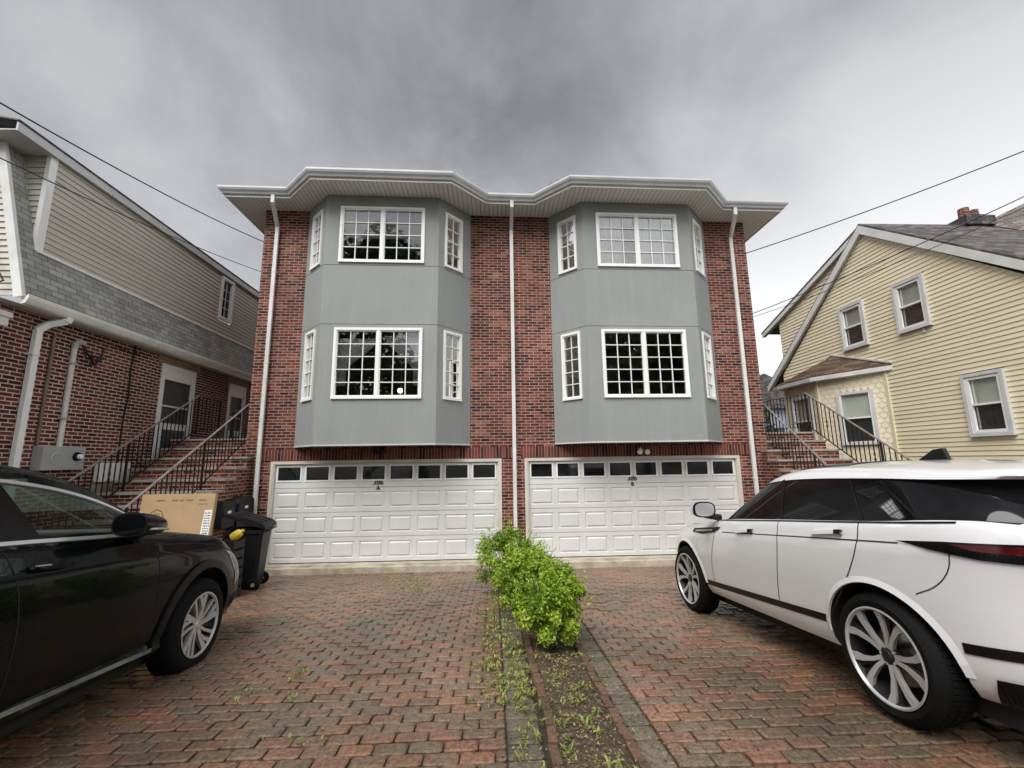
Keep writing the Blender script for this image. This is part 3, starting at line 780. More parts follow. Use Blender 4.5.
stairs('brick steps with bluestone treads climbing beside the tan sided house at left', -7.45, XL-.012, -5.35, -1)
stairs('brick steps with stone treads climbing beside the yellow house at right', XR+.012, 7.62, 5.97, 1)
railing('black iron railing on the garage side of the left steps, with slanted pale handrail', (-5.55,-3.0,1.47), (-5.68,.55,3.58), None)
railing('black iron railing on the far side of the left steps, against the brick neighbour', (-7.1,-3.0,1.36), (-7.1,.76,3.70), (-7.1,1.6,3.70))
railing('black iron railing on the garage side of the right steps, next to the downspout', (6.25,-3.0,.78), (6.3,.49,3.50), None)
railing('black railing on the outer side of the right steps, level along the landing', (7.6,-3.3,1.10), (7.6,.60,3.62), (7.6,3.4,3.63))
r = railing('short black iron landing railing across the far end behind the left steps', (-7.35,2.6,3.55), (-6.5,2.6,3.55), None, h=.9)
r = railing('short black iron landing railing across the far end of the right steps', (6.2,3.4,3.6), (7.5,3.4,3.6), None, h=.9)

# mailboxes on the stair wall
def mailbox(label, y0, y1, z0, z1, arch):
    t = thing('mailbox', label, 'mailbox', (-5.33, (y0+y1)/2, z0), 'wall mailboxes')
    m = M(); k = 10; pts = [(y0,z0),(y1,z0),(y1,z1-.12 if arch else z1-.02)]
    if arch:
        r_ = (y1-y0)/2; pts += [((y0+y1)/2+r_*math.cos(i*math.pi/k), z1-.12+.12*math.sin(i*math.pi/k)) for i in range(1, k)]
    pts += [(y0,z1-.12 if arch else z1)]
    m.prism([(-5.345,y,z) for y, z in pts], (.20,0,0)); m.build('box', 'black_plastic', t, fixn=True)
    m = M(); yc = (y0+y1)/2; m.box(-5.146,-5.135,y0+.03,y1-.03,z1-.30,z1-.14); m.build('flap', 'black_iron', t)
    m = M(); m.box(-5.134,-5.130,yc-.06,yc+.05,z1-.24,z1-.19); m.build('name_plate', 'white', t)
mailbox('smaller square black mailbox, nearer the cardboard sheet', -1.27, -.86, .90, 1.40, False)
mailbox('larger arched black mailbox next to the downspout', -.78, -.18, .74, 1.44, True)

# ------------------------------------------------------------------ bins, cardboard, jug
def wheelie(label, x, y, ang, h=1.02, lid_open=14):
    z = gz(y); t = thing('trash_bin', label, 'trash bin', (x,y,z)); mt = Matrix.Translation((x,y,z)) @ Matrix.Rotation(ang, 4, 'Z')
    def bl(m, name, mat, parent=t, **k):
        m.v = [mt @ v for v in m.v]; return m.build(name, mat, parent, local=(parent is not t), **k)
    m = M(); rings = []
    for zz, w, d in ((.05,.42,.44),(.10,.44,.46),(.75,.53,.55),(h-.08,.56,.59),(h-.075,.60,.63),(h-.02,.60,.63),(h-.02,.55,.58)):
        c = .05; a, b = w/2, d/2
        rings.append([(-a+c,-b,zz),(a-c,-b,zz),(a,-b+c,zz),(a,b-c,zz),(a-c,b,zz),(-a+c,b,zz),(-a,b-c,zz),(-a,-b+c,zz)])
    vs = sum(rings, []); k = 8
    m.add(vs, [[i*k+j, i*k+(j+1) % k, (i+1)*k+(j+1) % k, (i+1)*k+j] for i in range(len(rings)-1) for j in range(k)] + [list(range(k))[::-1]])
    # moulded panel frame on the front
    for a, b in (((-.17,-.250,.25),(.17,-.250,.25)),((-.19,-.285,.80),(.19,-.285,.80)),((-.17,-.250,.25),(-.19,-.285,.80)),((.17,-.250,.25),(.19,-.285,.80))): m.bar(a, b, .022, .022)
    bl(m, 'bin_body', 'black_plastic', smooth=True, sharp=30)
    lid = M(); a = R(lid_open); nseg = 8
    pr_ = [(-.38,0),(-.38,.02),(-.34,.045),(-.2,.07),(.1,.085),(.3,.08),(.37,.05),(.38,0)]
    P = []
    for yy, zz in pr_:
        yy2 = .33 - (.36-yy)*.9*math.cos(a); z2 = h-.01 + (.36-yy)*.9*math.sin(a) + zz
        P.append((yy2, z2))
    lid.prism([(-.32,y_,z_) for y_, z_ in P], (.64,0,0))
    for s in (-.2,0,.2): lid.bar((s,P[3][0],P[3][1]+.006), (s,P[5][0],P[5][1]+.006), .05, .016)
    bl(lid, 'lid', 'black_plastic', fixn=True)
    hd = M(); hd.tube([(-.20,.30,h-.06),(-.20,.37,h-.03),(.20,.37,h-.03),(.20,.30,h-.06)], .014, 8); bl(hd, 'handle', 'black_plastic', smooth=True)
    for s in (-1,1):
        w = M(); w.lathe([(.0,-.02),(.09,-.02),(.105,-.01),(.105,.01),(.09,.02),(0,.02)], 20, 'X', (s*.245,.20,.105)); wo = bl(w, 'wheel', 'rubber', smooth=True)
        w = M(); w.lathe([(0,-.024),(.03,-.024),(.03,.024),(0,.024)], 12, 'X', (s*.245,.20,.105)); bl(w, 'hub', 'metal_grey', wo)
    ax_ = M(); ax_.tube([(-.24,.20,.105),(.24,.20,.105)], .010, 6); bl(ax_, 'axle', 'metal_grey')
    return t
wheelie('tall black wheeled trash bin with its lid ajar beside the left garage door', -4.36, -1.80, R(-80), 1.0, 20)
# low recycling tub with yellow jug
z = gz(-2.55)
t = thing('recycling_tub', 'low black recycling tub between the cardboard sheet and the wheeled bin', 'tub', (-4.62,-2.55,z))
m = M(); rings = []
for zz, w, d in ((0,.44,.36),(.62,.56,.46),(.62,.62,.52),(.68,.62,.52),(.68,.54,.44),(.3,.50,.40)):
    rings.append([(-4.62-w/2,-2.55-d/2,z+zz),(-4.62+w/2,-2.55-d/2,z+zz),(-4.62+w/2,-2.55+d/2,z+zz),(-4.62-w/2,-2.55+d/2,z+zz)])
m.add(sum(rings, []), [[i*4+j, i*4+(j+1) % 4, (i+1)*4+(j+1) % 4, (i+1)*4+j] for i in range(5) for j in range(4)] + [[3,2,1,0],[20,21,22,23]])
m.build('tub_body', 'black_plastic', t)
m = M()
for k in range(3): m.box(-4.62-.2,-4.62+.2,-2.55-.235-.015*k,-2.55-.2,z+.15+k*.14,z+.165+k*.14)
m.build('rib', 'black_plastic', t)
m = M(); jx, jy, jz = -4.12, -2.66, gz(-2.6)+.93
m = M(); m.lathe([(0,0),(.055,.0),(.068,.012),(.07,.10),(.06,.14),(.03,.165),(.024,.175),(.024,.20),(0,.20)], 16, 'Z', (0,0,0))
rot = Matrix.Rotation(R(55), 4, 'Y'); m.v = [Matrix.Translation((jx-.06,jy+.03,jz-.06)) @ rot @ v for v in m.v]
tag(m.build('plastic_jug', 'yellow', smooth=True), 'bright yellow plastic jug tipped over beside the black bin', 'jug')
t = thing('storage_crate', 'small dark crate the yellow jug lies on', 'crate', (-4.23,-2.62,gz(-2.6)))
m = M()
for k in range(6): m.box(-4.40,-4.06,-2.78,-2.48,gz(-2.6)+.02+k*.14,gz(-2.6)+.13+k*.14)
m.build('slat', 'black_plastic', t)
m = M()
for x in (-4.385,-4.075):
    for y in (-2.765,-2.495): m.box(x-.012,x+.012,y-.012,y+.012,gz(-2.6),gz(-2.6)+.86)
m.build('corner_post', 'black_iron', t)

# cardboard sheet leaning back on the tub
g = gz(-3.1); cb = thing('cardboard_sheet', 'flat brown cardboard carton standing upright with a white label on its right edge', 'cardboard', (-4.78,-3.1,g))
tl = math.atan(.10)
U = Vector((1,.02,0)).normalized(); V = Vector((0,math.sin(tl),math.cos(tl))); Nn = U.cross(V)
O0 = Vector((-5.33,-3.16,g-.17))
m = M(); m.obox(O0, U*1.04, V*1.70, -Nn*.07)
m.build('carton', 'card', cb)
def on(a, b, d=.002): return O0+U*a+V*b+Nn*d
def strip(m, pts, w):
    for a, b in zip(pts, pts[1:]):
        d = Vector((b[0]-a[0], b[1]-a[1])).normalized(); n = Vector((-d.y, d.x))*w/2
        m.quad(on(a[0]-n.x,a[1]-n.y), on(b[0]-n.x,b[1]-n.y), on(b[0]+n.x,b[1]+n.y), on(a[0]+n.x,a[1]+n.y))
m = M(); strip(m, [(.13,1.0),(.14,1.36),(.17,1.44),(.24,1.48),(.31,1.45),(.34,1.37),(.34,1.22),(.33,1.15),(.30,1.05)], .012); m.build('printed_line', 'print', cb)
m = M(); strip(m, [(.17,1.37),(.20,1.41),(.25,1.42),(.29,1.40)], .010); m.build('printed_line', 'print', cb)
m = M()
for k in range(6): strip(m, [(.23+.014*k,1.325),(.23+.014*k,1.345)], .008)
m.build('printed_text', 'print', cb)
for a, w in ((.44,.09),(.55,.06),(.64,.10),(.82,.10),(.22,.12)):
    m = M()
    for k in range(int(w/.016)): strip(m, [(a+.016*k,1.595),(a+.016*k+.004,1.618)], .009)
    m.build('printed_text', 'print', cb)
m = M()
for a in (.83,.86,.89,.92): strip(m, [(a,1.54),(a+.012,1.555)], .012)
m.build('printed_text', 'print', cb)
m = M(); strip(m, [(.55,1.06),(.64,1.06)], .012); m.build('printed_line', 'print', cb)

m = M(); m.quad(on(.90,1.08), on(1.02,1.08), on(1.03,1.46), on(.92,1.46)); m.build('label', 'paper', cb)
m = M(); rng = random.Random(5)
for k in range(9):
    b = 1.12+k*.036
    for j in range(4):
        a = .925+j*.022+rng.random()*.006; m.quad(on(a,b,.004), on(a+.014,b,.004), on(a+.014,b+.016*rng.uniform(.4,1.2),.004), on(a,b+.016,.004))
m.build('label_print', 'ink', cb)

# ------------------------------------------------------------------ left neighbour
def tubes(name, mat, parent, pts, r, n=8, **k):
    m = M(); m.tube(pts, r, n); return m.build(name, mat, parent, smooth=True, **k)
ln = thing('gambrel_house', 'brick and tan sided house with grey shingle skirt roof at the left edge', 'house', (-12,3,0))
XW = -7.8
u = (0,1,0)
def lwall(y): return y
m = M()
wall_panel(m, (XW,-6,0), (0,1,0), 18, -.4, 4.62, [(6.42,7.60,2.2,4.42), (9.07,9.95,2.2,4.40)], .12)
m.quad((XW-8,-6,-.4),(XW,-6,-.4),(XW,-6,4.66),(XW-8,-6,4.66))
m.build('wall', 'brick_old', ln)
bx('lintel', 'tan_brick', ln, XW-.1, XW+.018, .30, 1.72, 4.425, 4.60); bx('lintel', 'tan_brick', ln, XW-.1, XW+.018, 2.98, 4.05, 4.405, 4.60)
# soffit + gutter
m = M(); m.quad((XW,-3,4.62),(XW,12,4.62),(-7.50,12,4.60),(-7.50,-3.0,4.60)); m.quad((XW,-6,4.62),(XW,-3,4.62),(-7.5,-3.0,4.60)); m.build('soffit', 'trim', ln)
m = M()
pr_ = [(x-.17,z+.02) for x, z in [(-7.34,4.585),(-7.28,4.59),(-7.255,4.62),(-7.23,4.68),(-7.23,4.74),(-7.245,4.74),(-7.25,4.66),(-7.33,4.64),(-7.36,4.75)]]
for (x0,z0),(x1,z1) in zip(pr_, pr_[1:]): m.quad((x0,-3.05,z0),(x1,-3.05,z1),(x1,12,z1),(x0,12,z0))
m.quad(*[(x,-3.05,z) for x, z in pr_[:6]]); m.build('gutter', 'gutter_w', ln)
m = M(); m.box(-7.79,-7.60,-6,-3.08,4.22,4.36); m.box(-7.79,-7.57,-6,-3.06,4.36,4.44); m.build('porch_beam', 'gutter_w', ln)
# lower gambrel skirt: from gutter up to the trim board, and full height in front of the dormer
gx = lambda z: -7.52+(z-4.72)*(-.83)/3.1
m = M()
def sk(y0, y1, z0, z1): m.quad((gx(z0),y0,z0),(gx(z0),y1,z0),(gx(z1),y1,z1),(gx(z1),y0,z1))
sk(-3.02,-2.70,4.72,7.42); sk(-2.70,12,4.72,5.66)
m.build('roof', 'sh_green', ln)
XD = -7.80
m = M(); siding(m, (XD,-2.66,0), (0,1,0), [(0,5.66),(14,5.66),(14,7.42),(0,7.42)], [(4.88,5.46,6.12,7.36)], .105, .022); 
siding(m, (XD-1.2,-2.70,0), (1,0,0), [(0,5.1),(1.2,5.1),(1.2,7.42),(0,7.42)], (), .105, .022)
siding(m, (XW-5,-3.0,0), (1,0,0), [(0,4.75),(5.26,4.75),(4.45,7.75),(3.2,8.6),(0,8.6)], (), .105, .022)
m.build('siding', 'sid_tan', ln)
m = M(); m.box(XD-.05,XD+.028,-2.73,-2.60,5.60,7.42); m.build('corner_board', 'white', ln)
m = M(); m.bar((XD+.035,-2.7,5.655),(XD+.035,12,5.655),.05,.045); m.build('trim_board', 'white', ln)
m = M()  # rake board on the front gable
m.obox((-7.60,-3.08,4.70),(-.73,0,2.70),(.0,.06,0),(.13,0,.02)); m.build('rake_board', 'trim', ln)
m = M(); m.box(-8.6,-7.735,-3.34,12,7.42,7.44); m.box(-7.735,-7.705,-3.36,12,7.40,7.56); m.build('fascia', 'gutter', ln)
m = M(); m.prism([(-7.685,-3.38,7.58),(-7.685,12,7.58),(-9.6,12,7.9),(-9.6,-3.38,7.9)],(0,0,-.025)); m.build('upper_roof', 'sh_grey', ln)
window_unit(ln, (XD+.012,2.22,0), (0,1,0), .58, 6.12, 7.36, .07, 2, 4, 1, 'white', 'glass_dark', proud=.05)
m = M(); m.tube([(-8.2,6.2,7.6),(-8.2,6.2,8.25)], .06, 10); m.lathe([(0,.08),(.1,.06),(.1,0),(.06,0)], 10, 'Z', (-8.2,6.2,8.25)); m.build('vent_pipe', 'gutter', ln, smooth=True)
# side doors with storm glass
def sdoor(y0, y1, z0, z1):
    m = M(); X = XW; f = .11
    m.box(X-.06,X+.025,y0,y0+f,z0,z1); m.box(X-.06,X+.025,y1-f,y1,z0,z1); m.box(X-.06,X+.025,y0+f,y1-f,z1-f,z1); m.box(X-.06,X+.012,y0+f,y1-f,z1-f-.24,z1-f)
    m.box(X-.06,X+.012,y0+f,y1-f,z0,z0+.85)
    d = m.build('door', 'white', ln)
    m = M(); m.box(X-.05,X-.03,y0+f,y1-f,z0+.85,z1-f-.24); m.build('pane', 'screen', d, local=True)
    m = M(); m.box(X+.012,X+.016,y0+f+.1,y1-f-.1,z0+.12,z0+.7); m.build('panel', 'screen', d, local=True)
    m = M(); m.box(X-.04,X+.0,y0+f,y1-f,(z0+z1)/2+.12,(z0+z1)/2+.16); m.build('sash_bar', 'trim', d, local=True)
sdoor(.42,1.60,2.2,4.42); sdoor(3.07,3.95,2.2,4.40)
# side downspout, conduit, pipes, cables
m = M()
pth = [(-7.46,-2.28,4.62),(-7.48,-2.30,4.55),(-7.66,-2.42,4.46),(-7.73,-2.50,4.34),(-7.73,-2.52,-.1)]
for a, b in zip(pth, pth[1:]): m.bar(a, Vector(b)+(Vector(b)-Vector(a)).normalized()*.015, .10, .075, up=(1,0,.001))
m.box(-7.80,-7.675,-2.585,-2.455,3.9,3.92); m.build('downspout', 'white', ln)
t = tubes('pipe', 'pipe_b', ln, [(-7.77,-2.17,4.35),(-7.77,-2.17,1.9)], .025)
tubes('conduit', 'pipe_w', ln, [(-7.75,-1.80,2.42),(-7.75,-1.80,4.22)], .045, 12)
m = M(); m.tube([(-7.75,-1.80,4.20),(-7.74,-1.80,4.28),(-7.69,-1.78,4.33),(-7.62,-1.76,4.31)], [.05,.06,.055,.03], 10)
m.build('weatherhead', 'metal_grey', ln, smooth=True)
for z in (2.9,3.9): bx('pipe_clamp', 'metal_grey', ln, -7.80,-7.695,-1.86,-1.74,z,z+.03)
rng = random.Random(9)
m = M()
for k in range(9):
    a = Vector((-7.66,-1.76,4.27)); pts = [a]
    for j in range(1,5): pts.append(a+Vector((.02+rng.uniform(0,.1), j*.10+rng.uniform(-.03,.05), -.22*math.sin(j*.8)+rng.uniform(-.15,.08))))
    m.tube(pts, .008, 4)
m.build('service_wires', 'black_iron', ln)
tubes('cable', 'black_iron', ln, [(-7.775,-.42,4.62),(-7.775,-.47,4.1),(-7.775,-.44,3.5),(-7.775,-.50,3.0),(-7.775,-.48,1.6)], .014, 6)
tubes('cable', 'black_iron', ln, [(-8.42,-3.12,6.9),(-8.30,-3.12,6.2),(-8.1,-3.12,5.5),(-7.75,-3.12,4.95),(-8.2,-3.12,4.80)], .016, 6)
tubes('cable', 'black_iron', ln, [(-7.76,-1.7,4.5),(-7.7,-.6,4.42),(-7.68,-.1,4.48)], .010, 5)
# meter cabinet
m = M(); m.box(-7.79,-7.62,-2.20,-1.42,2.02,2.42); mb = m.build('meter_box', 'metal_grey', ln)
m = M(); m.lathe([(0,.05),(.07,.045),(.085,.0),(.085,-.01)], 20, 'X', (-7.62,-1.58,2.25)); m.build('meter_dial', 'gloss_black', mb, local=True, smooth=True)
m = M(); m.lathe([(0,.10),(.04,.09),(.045,.045),(.05,.04)], 16, 'X', (-7.62,-1.58,2.25)); m.build('meter_cover', 'bulb', mb, local=True, smooth=True)
m = M(); m.lathe([(.085,.006),(.092,.004),(.1,.0)], 20, 'X', (-7.618,-1.95,2.22)); m.build('knockout_ring', 'gutter', mb, local=True, smooth=True)
for y in (-.98,-.70,-.42): 
    m = M(); m.box(-7.79,-7.70,y,y+.20,1.78,2.14); m.box(-7.79,-7.69,y+.02,y+.18,2.10,2.13); m.build('gas_meter', 'white', ln)
m = M(); m.box(-7.79,-7.74,-1.05,-.1,1.35,1.74); m.build('wall_patch', 'stone', ln)

# ------------------------------------------------------------------ right neighbour
rn = thing('yellow_house', 'yellow vinyl sided gabled house with brown roofed side bay at the right edge', 'house', (15,1,0))
X0 = 10.0; RZ = 8.34
# wall faces -X: u runs toward -Y when seen from outside
sy = lambda y: 4.82-y          # distance along u from the far corner
m = M()
AP = (.86, 8.30)
poly = [(0,-.2),(sy(-3.1),-.2),(sy(-3.1),4.88),(sy(.86),8.08),(0,4.88)]
hol = [(sy(2.02)+.0,sy(1.17),5.02,6.29),(sy(.26),sy(-.56),5.02,6.29),(sy(-.97),sy(-1.78),2.43,3.75),(sy(4.40),sy(.9),-.2,4.30)]
siding(m, (X0,4.82,0), (0,-1,0), poly, hol, .102, .018)
m.quad((X0,-3.1,-.2),(20,-3.1,-.2),(20,-3.1,4.9),(X0,-3.1,4.9)); m.quad((20,4.82,-.2),(X0,4.82,-.2),(X0,4.82,4.9),(20,4.82,4.9))
m.build('siding', 'sid_yel', rn)
# backing behind boards
bk = M(); bk.quad((X0+.02,4.8,-.2),(X0+.02,-3.08,-.2),(X0+.02,-3.08,4.9),(X0+.02,.86,8.1),(X0+.02,4.8,4.9)); bk.build('sheathing', 'dark', rn)
# main roof slabs with overhang toward -X
sl_ = .775
def slab(name, mat, pts, th, parent): 
    m = M(); m.prism(pts, (0,0,-th)); return m.build(name, mat, parent, fixn=True)
xo = X0-.10
slab('roof', 'sh_grey', [(xo,.86,RZ),(21,.86,RZ),(21,-3.6,RZ-4.46*sl_),(xo,-3.6,RZ-4.46*sl_)], .05, rn)
slab('roof', 'sh_grey', [(xo,.86,RZ),(xo,5.62,RZ-4.76*sl_),(21,5.62,RZ-4.76*sl_),(21,.86,RZ)], .05, rn)
m = M()
for yend in (-3.6,5.62):
    L = abs(yend-.86); ze = RZ-.06-L*sl_
    m.add([(xo-.02,.86,RZ-.06),(xo-.02,yend,ze),(xo-.02,yend,ze-.20),(xo-.02,.86,RZ-.30),(xo+.02,.86,RZ-.06),(xo+.02,yend,ze),(xo+.02,yend,ze-.20),(xo+.02,.86,RZ-.30)],
          [(0,1,2,3),(7,6,5,4),(0,4,5,1),(3,2,6,7),(1,5,6,2)])
    m.quad((xo,.86,RZ-.28),(X0+.01,.86,RZ-.28),(X0+.01,yend,ze-.18),(xo,yend,ze-.18))
m.build('rake_board', 'trim', rn)
# shed dormer at the rear
m = M(); siding(m, (X0+.06,4.82,0), (0,-1,0), [(0,4.85),(3.4,7.5),(3.4,8.03),(0,6.87)], (), .102, .018); m.quad((21,4.82,4.8),(X0+.10,4.82,4.8),(X0+.10,4.82,6.85),(21,4.82,6.85)); m.build('dormer_wall', 'sid_yel', rn)
m = M(); sd = .345
m.prism([(xo+.02,.90,RZ-.04),(xo+.02,5.70,RZ-.04-4.8*sd),(21,5.70,RZ-.04-4.8*sd),(21,.90,RZ-.04)], (0,0,-.05)); m.build('dormer_roof', 'sh_grey', rn, fixn=True)
m = M(); m.obox((xo+.03,.98,RZ-.26),(0,4.70,-4.70*sd),(.03,0,0),(0,0,.15)); m.quad((xo+.05,.98,RZ-.24),(X0+.08,.98,RZ-.24),(X0+.08,5.68,RZ-.24-4.70*sd),(xo+.05,5.68,RZ-.24-4.70*sd)); m.build('dormer_fascia', 'trim', rn)
# front cross wing roof, higher than the ridge, at right
m = M(); m.prism([(13.45,-1.0,RZ-1.4),(13.45,.86,RZ+.03),(17.5,.86,RZ+1.9),(17.5,-1.0,RZ+.3)], (0,0,-.05)); m.build('wing_roof', 'sh_worn', rn, fixn=True)
m = M(); m.box(12.80,13.35,.62,1.15,8.0,8.52); m.box(12.68,13.50,.55,1.20,8.2,8.46); ch = m.build('chimney', 'sh_grey', rn)
m = M(); m.lathe([(.13,0),(.12,.30),(.09,.30),(.09,.0)], 12, 'Z', (12.98,.85,8.50)); m.lathe([(.11,0),(.10,.26),(.07,.26),(.07,.0)], 12, 'Z', (13.27,.85,8.50)); m.build('chimney_pot', 'brick', ch, local=True, smooth=True)
def rwin(y0, y1, z0, z1, shade=True):
    """y0 > y1 : far and near edges"""
    e = .075; w = (y0-y1)
    win = window_unit(rn, (X0-.03, y0, 0), (0,-1,0), w, z0, z1, .07, 1, 1, 1, 'win_grey', 'glass_low', proud=.05, sash=False, depth=.06)
    m = M(); zm = (z0+z1)/2; x = X0-.045
    a, b = y1+.09, y0-.09
    for q in ((a,a+.045,z0+.09,z1-.09),(b-.045,b,z0+.09,z1-.09),(a+.045,b-.045,z0+.09,z0+.135),(a+.045,b-.045,z1-.135,z1-.09),(a+.045,b-.045,zm-.02,zm+.02)): m.box(x-.015,x+.03,*q)
    m.build('sash', 'white', win, local=True)
    m = M(); m.box(X0+.012,X0+.02,y1+.08,y0-.08,z0+.08,zm); m.build('screen', 'screen', win, local=True)
    m = M(); m.box(X0+.012,X0+.02,y1+.08,y0-.08,zm,z1-.08); m.build('shade', 'shade', win, local=True)
rwin(2.02,1.17,5.02,6.29); rwin(.26,-.56,5.02,6.29); rwin(-.97,-1.78,2.43,3.75)
# side bay with fish-scale shingles
BP = [(X0,4.45),(9.32,3.80),(9.32,2.42),(X0,.86)]
def scallops(m, a, b, z0, z1, hole=None):
    a, b = Vector((*a,0)), Vector((*b,0)); L = (b-a).length; u = (b-a)/L; n = Vector((u.y,-u.x,0)); ex = .13; w = .17
    P = lambda s, z, d: Vector((a.x+u.x*s+n.x*d, a.y+u.y*s+n.y*d, z))
    r_ = 0; z = z0
    while z < z1:
        s = -w/2*(r_ % 2)
        while s < L:
            s0, s1 = max(s,0), min(s+w,L); c = (s+s+w)/2
            if s1-s0 > .02 and not (hole and hole[0] < (s0+s1)/2 < hole[1] and hole[2] < z+ex/2 < hole[3]):
                bot = [P(min(max(c-w*.48*math.cos(t),s0),s1), z+.07-.085*math.sin(t)*1.0+.0, .016) for t in [i*math.pi/6 for i in range(7)]]
                top = [P(s1, min(z+ex+.05,z1), .004), P(s0, min(z+ex+.05,z1), .004)]
                m.add(bot+top, [list(range(9))]); 
                bk = [p-n*.012 for p in bot]; k = len(m.v); 
                for i in range(6): m.quad(bk[i], bk[i+1], bot[i+1], bot[i])
            s += w
        z += ex; r_ += 1
m = M(); hn = None
L1 = math.hypot(.68,1.56)
scallops(m, BP[0], BP[1], .3, 4.32); scallops(m, BP[1], BP[2], .3, 4.32, (.25,1.12,2.40,3.85)); scallops(m, BP[2], BP[3], .3, 4.32, (.52,1.36,2.38,3.78))
m.build('bay_shingles', 'scallop', rn)
m = M()
for (ax_, ay), (bx_, by) in zip(BP, BP[1:]): m.quad((ax_+.02,ay,-.2),(bx_+.02,by,-.2),(bx_+.02,by,4.32),(ax_+.02,ay,4.32))
m.build('bay_wall', 'scallop', rn)
m = M()
for p in BP[1:]: m.box(p[0]-.045,p[0]+.03,p[1]-.045,p[1]+.045,-.1,4.30)
m.build('corner_board', 'sid_yel', rn)
BE = offs([(x,y) for x, y in BP], .22)
m = M(); BE[0] = (X0+.0,4.66); BE[3] = (X0,.62)
apx = (X0,2.55,5.02)
for a, b in zip(BE, BE[1:]): m.quad((*a,4.36),(*b,4.36),apx)
for a, b in zip(BE, BE[1:]): m.quad((*a,4.33),(*b,4.33),(*b,4.36),(*a,4.36))
m.quad(*[(x,y,4.33) for x, y in BE]); m.build('bay_roof', 'sh_brown', rn)
m = M(); gutter(m, BE, 4.20, [(-.14,0),(-.02,0),(.01,.02),(.01,.13),(-.02,.13)]); m.build('bay_fascia', 'trim', rn)
m = M(); m.bar((X0-.02,2.55,5.05),(X0-.02,.62,4.40),.05,.04); m.bar((X0-.02,2.55,5.05),(X0-.02,4.66,4.40),.05,.04); m.build('bay_flashing', 'trim', rn)
def bwin(a, b, s0, s1, z0, z1):
    a, b = Vector((*a,0)), Vector((*b,0)); u = (b-a).normalized(); n = Vector((u.y,-u.x,0))
    w = window_unit(rn, a+u*s0+n*.03, u, s1-s0, z0, z1, .07, 1, 1, 1, 'win_grey', 'glass_low', proud=.04, depth=.06)
    Z = Vector((0,0,1)); zm = (z0+z1)/2
    m = M(); o = a+u*(s0+.07)+n*.012; L = s1-s0-.14
    m.obox(o+Z*(zm-.02)+n*.02, u*L, n*.03, Z*.04); m.obox(o+Z*(z0+.07)+n*.02, u*.04, n*.03, Z*(z1-z0-.14)); m.obox(o+Z*(z0+.07)+n*.02+u*(L-.04), u*.04, n*.03, Z*(z1-z0-.14)); m.build('sash', 'white', w, local=True)
    m = M(); m.obox(o+Z*(z0+.07)-n*.03, u*L, n*.006, Z*((z1-z0)/2-.07)); m.build('screen', 'screen', w, local=True)
    m = M(); m.obox(o+Z*zm-n*.03, u*L, n*.006, Z*((z1-z0)/2-.07)); m.build('shade', 'shade', w, local=True)
bwin(BP[2], BP[3], .50, 1.38, 2.36, 3.80); bwin(BP[1], BP[2], .23, 1.14, 2.38, 3.86)
m = M(); m.tube([(X0-.03,-.35,5.0),(X0-.03,-.35,4.9)], .02, 6); m.build('hose_bib', 'trim', rn)

# ------------------------------------------------------------------ trees and far house
def tree(label, x, y, h, cr, seed, n=2600, ls=.28, z0=None, crown0=.35, asp=1.):
    rng = random.Random(seed); g = gz(y) if z0 is None else z0
    t = thing('broadleaf_tree', label, 'tree', (x,y,g))
    m = M(); m.tube([(x,y,g-.2),(x+.05,y,g+h*.25),(x-.1,y+.05,g+h*.55),(x,y,g+h*.9)], [h*.022,h*.017,h*.011,.02], 8)
    cl = []
    for k in range(14):
        a = rng.random()*6.283; zz = g+h*rng.uniform(crown0,.85); r_ = cr*rng.uniform(.4,.9)*(1-.4*max(0,(zz-g)/h-.6)/.4)
        e = Vector((x+r_*math.cos(a)*asp, y+r_*math.sin(a), zz+h*.08)); m.tube([(x,y,zz-h*.1), (x+(e.x-x)*.5,y+(e.y-y)*.5,zz), tuple(e)], [h*.008,h*.005,.015], 5)
        cl.append((e, cr*rng.uniform(.22,.42), rng.uniform(-.2,.2)))
    for k in range(12):
        d = Vector((rng.gauss(0,1), rng.gauss(0,1), rng.gauss(0,.8))).normalized(); cl.append((Vector((x+d.x*cr*.6, y+d.y*cr*.6, g+h*(.5+.5*crown0*.6)+d.z*h*(1-crown0)*.42)), cr*rng.uniform(.25,.45), rng.uniform(-.2,.2)))
    cl.append((Vector((x,y,g+h*.93)), cr*.3, 0))
    m.build('trunk', 'bark', t, smooth=True)
    m = M()
    for _ in range(n):
        c, r_, tone = rng.choice(cl); d = Vector((rng.gauss(0,1), rng.gauss(0,1), rng.gauss(0,.8))).normalized(); p = c+d*r_*rng.random()**.35
        m.rn = min(1, max(0, .45+tone+rng.gauss(0,.2))); leafquad(m, p, ls*rng.uniform(.6,1.4), d+Vector((rng.gauss(0,.6), rng.gauss(0,.6), .5)), rng, 1.5)
    m.build('crown', 'leaf_g', t)
tree('tall tree whose tip shows above the gutter between the two bays', 5.3, 24, 26.0, 4.0, 21, 3000, .3, crown0=.4)
tree('small green tree seen through the landing railing beside the yellow bay', 15.6, 16.0, 5.0, 1.3, 22, 2600, .14, z0=0., crown0=.15)
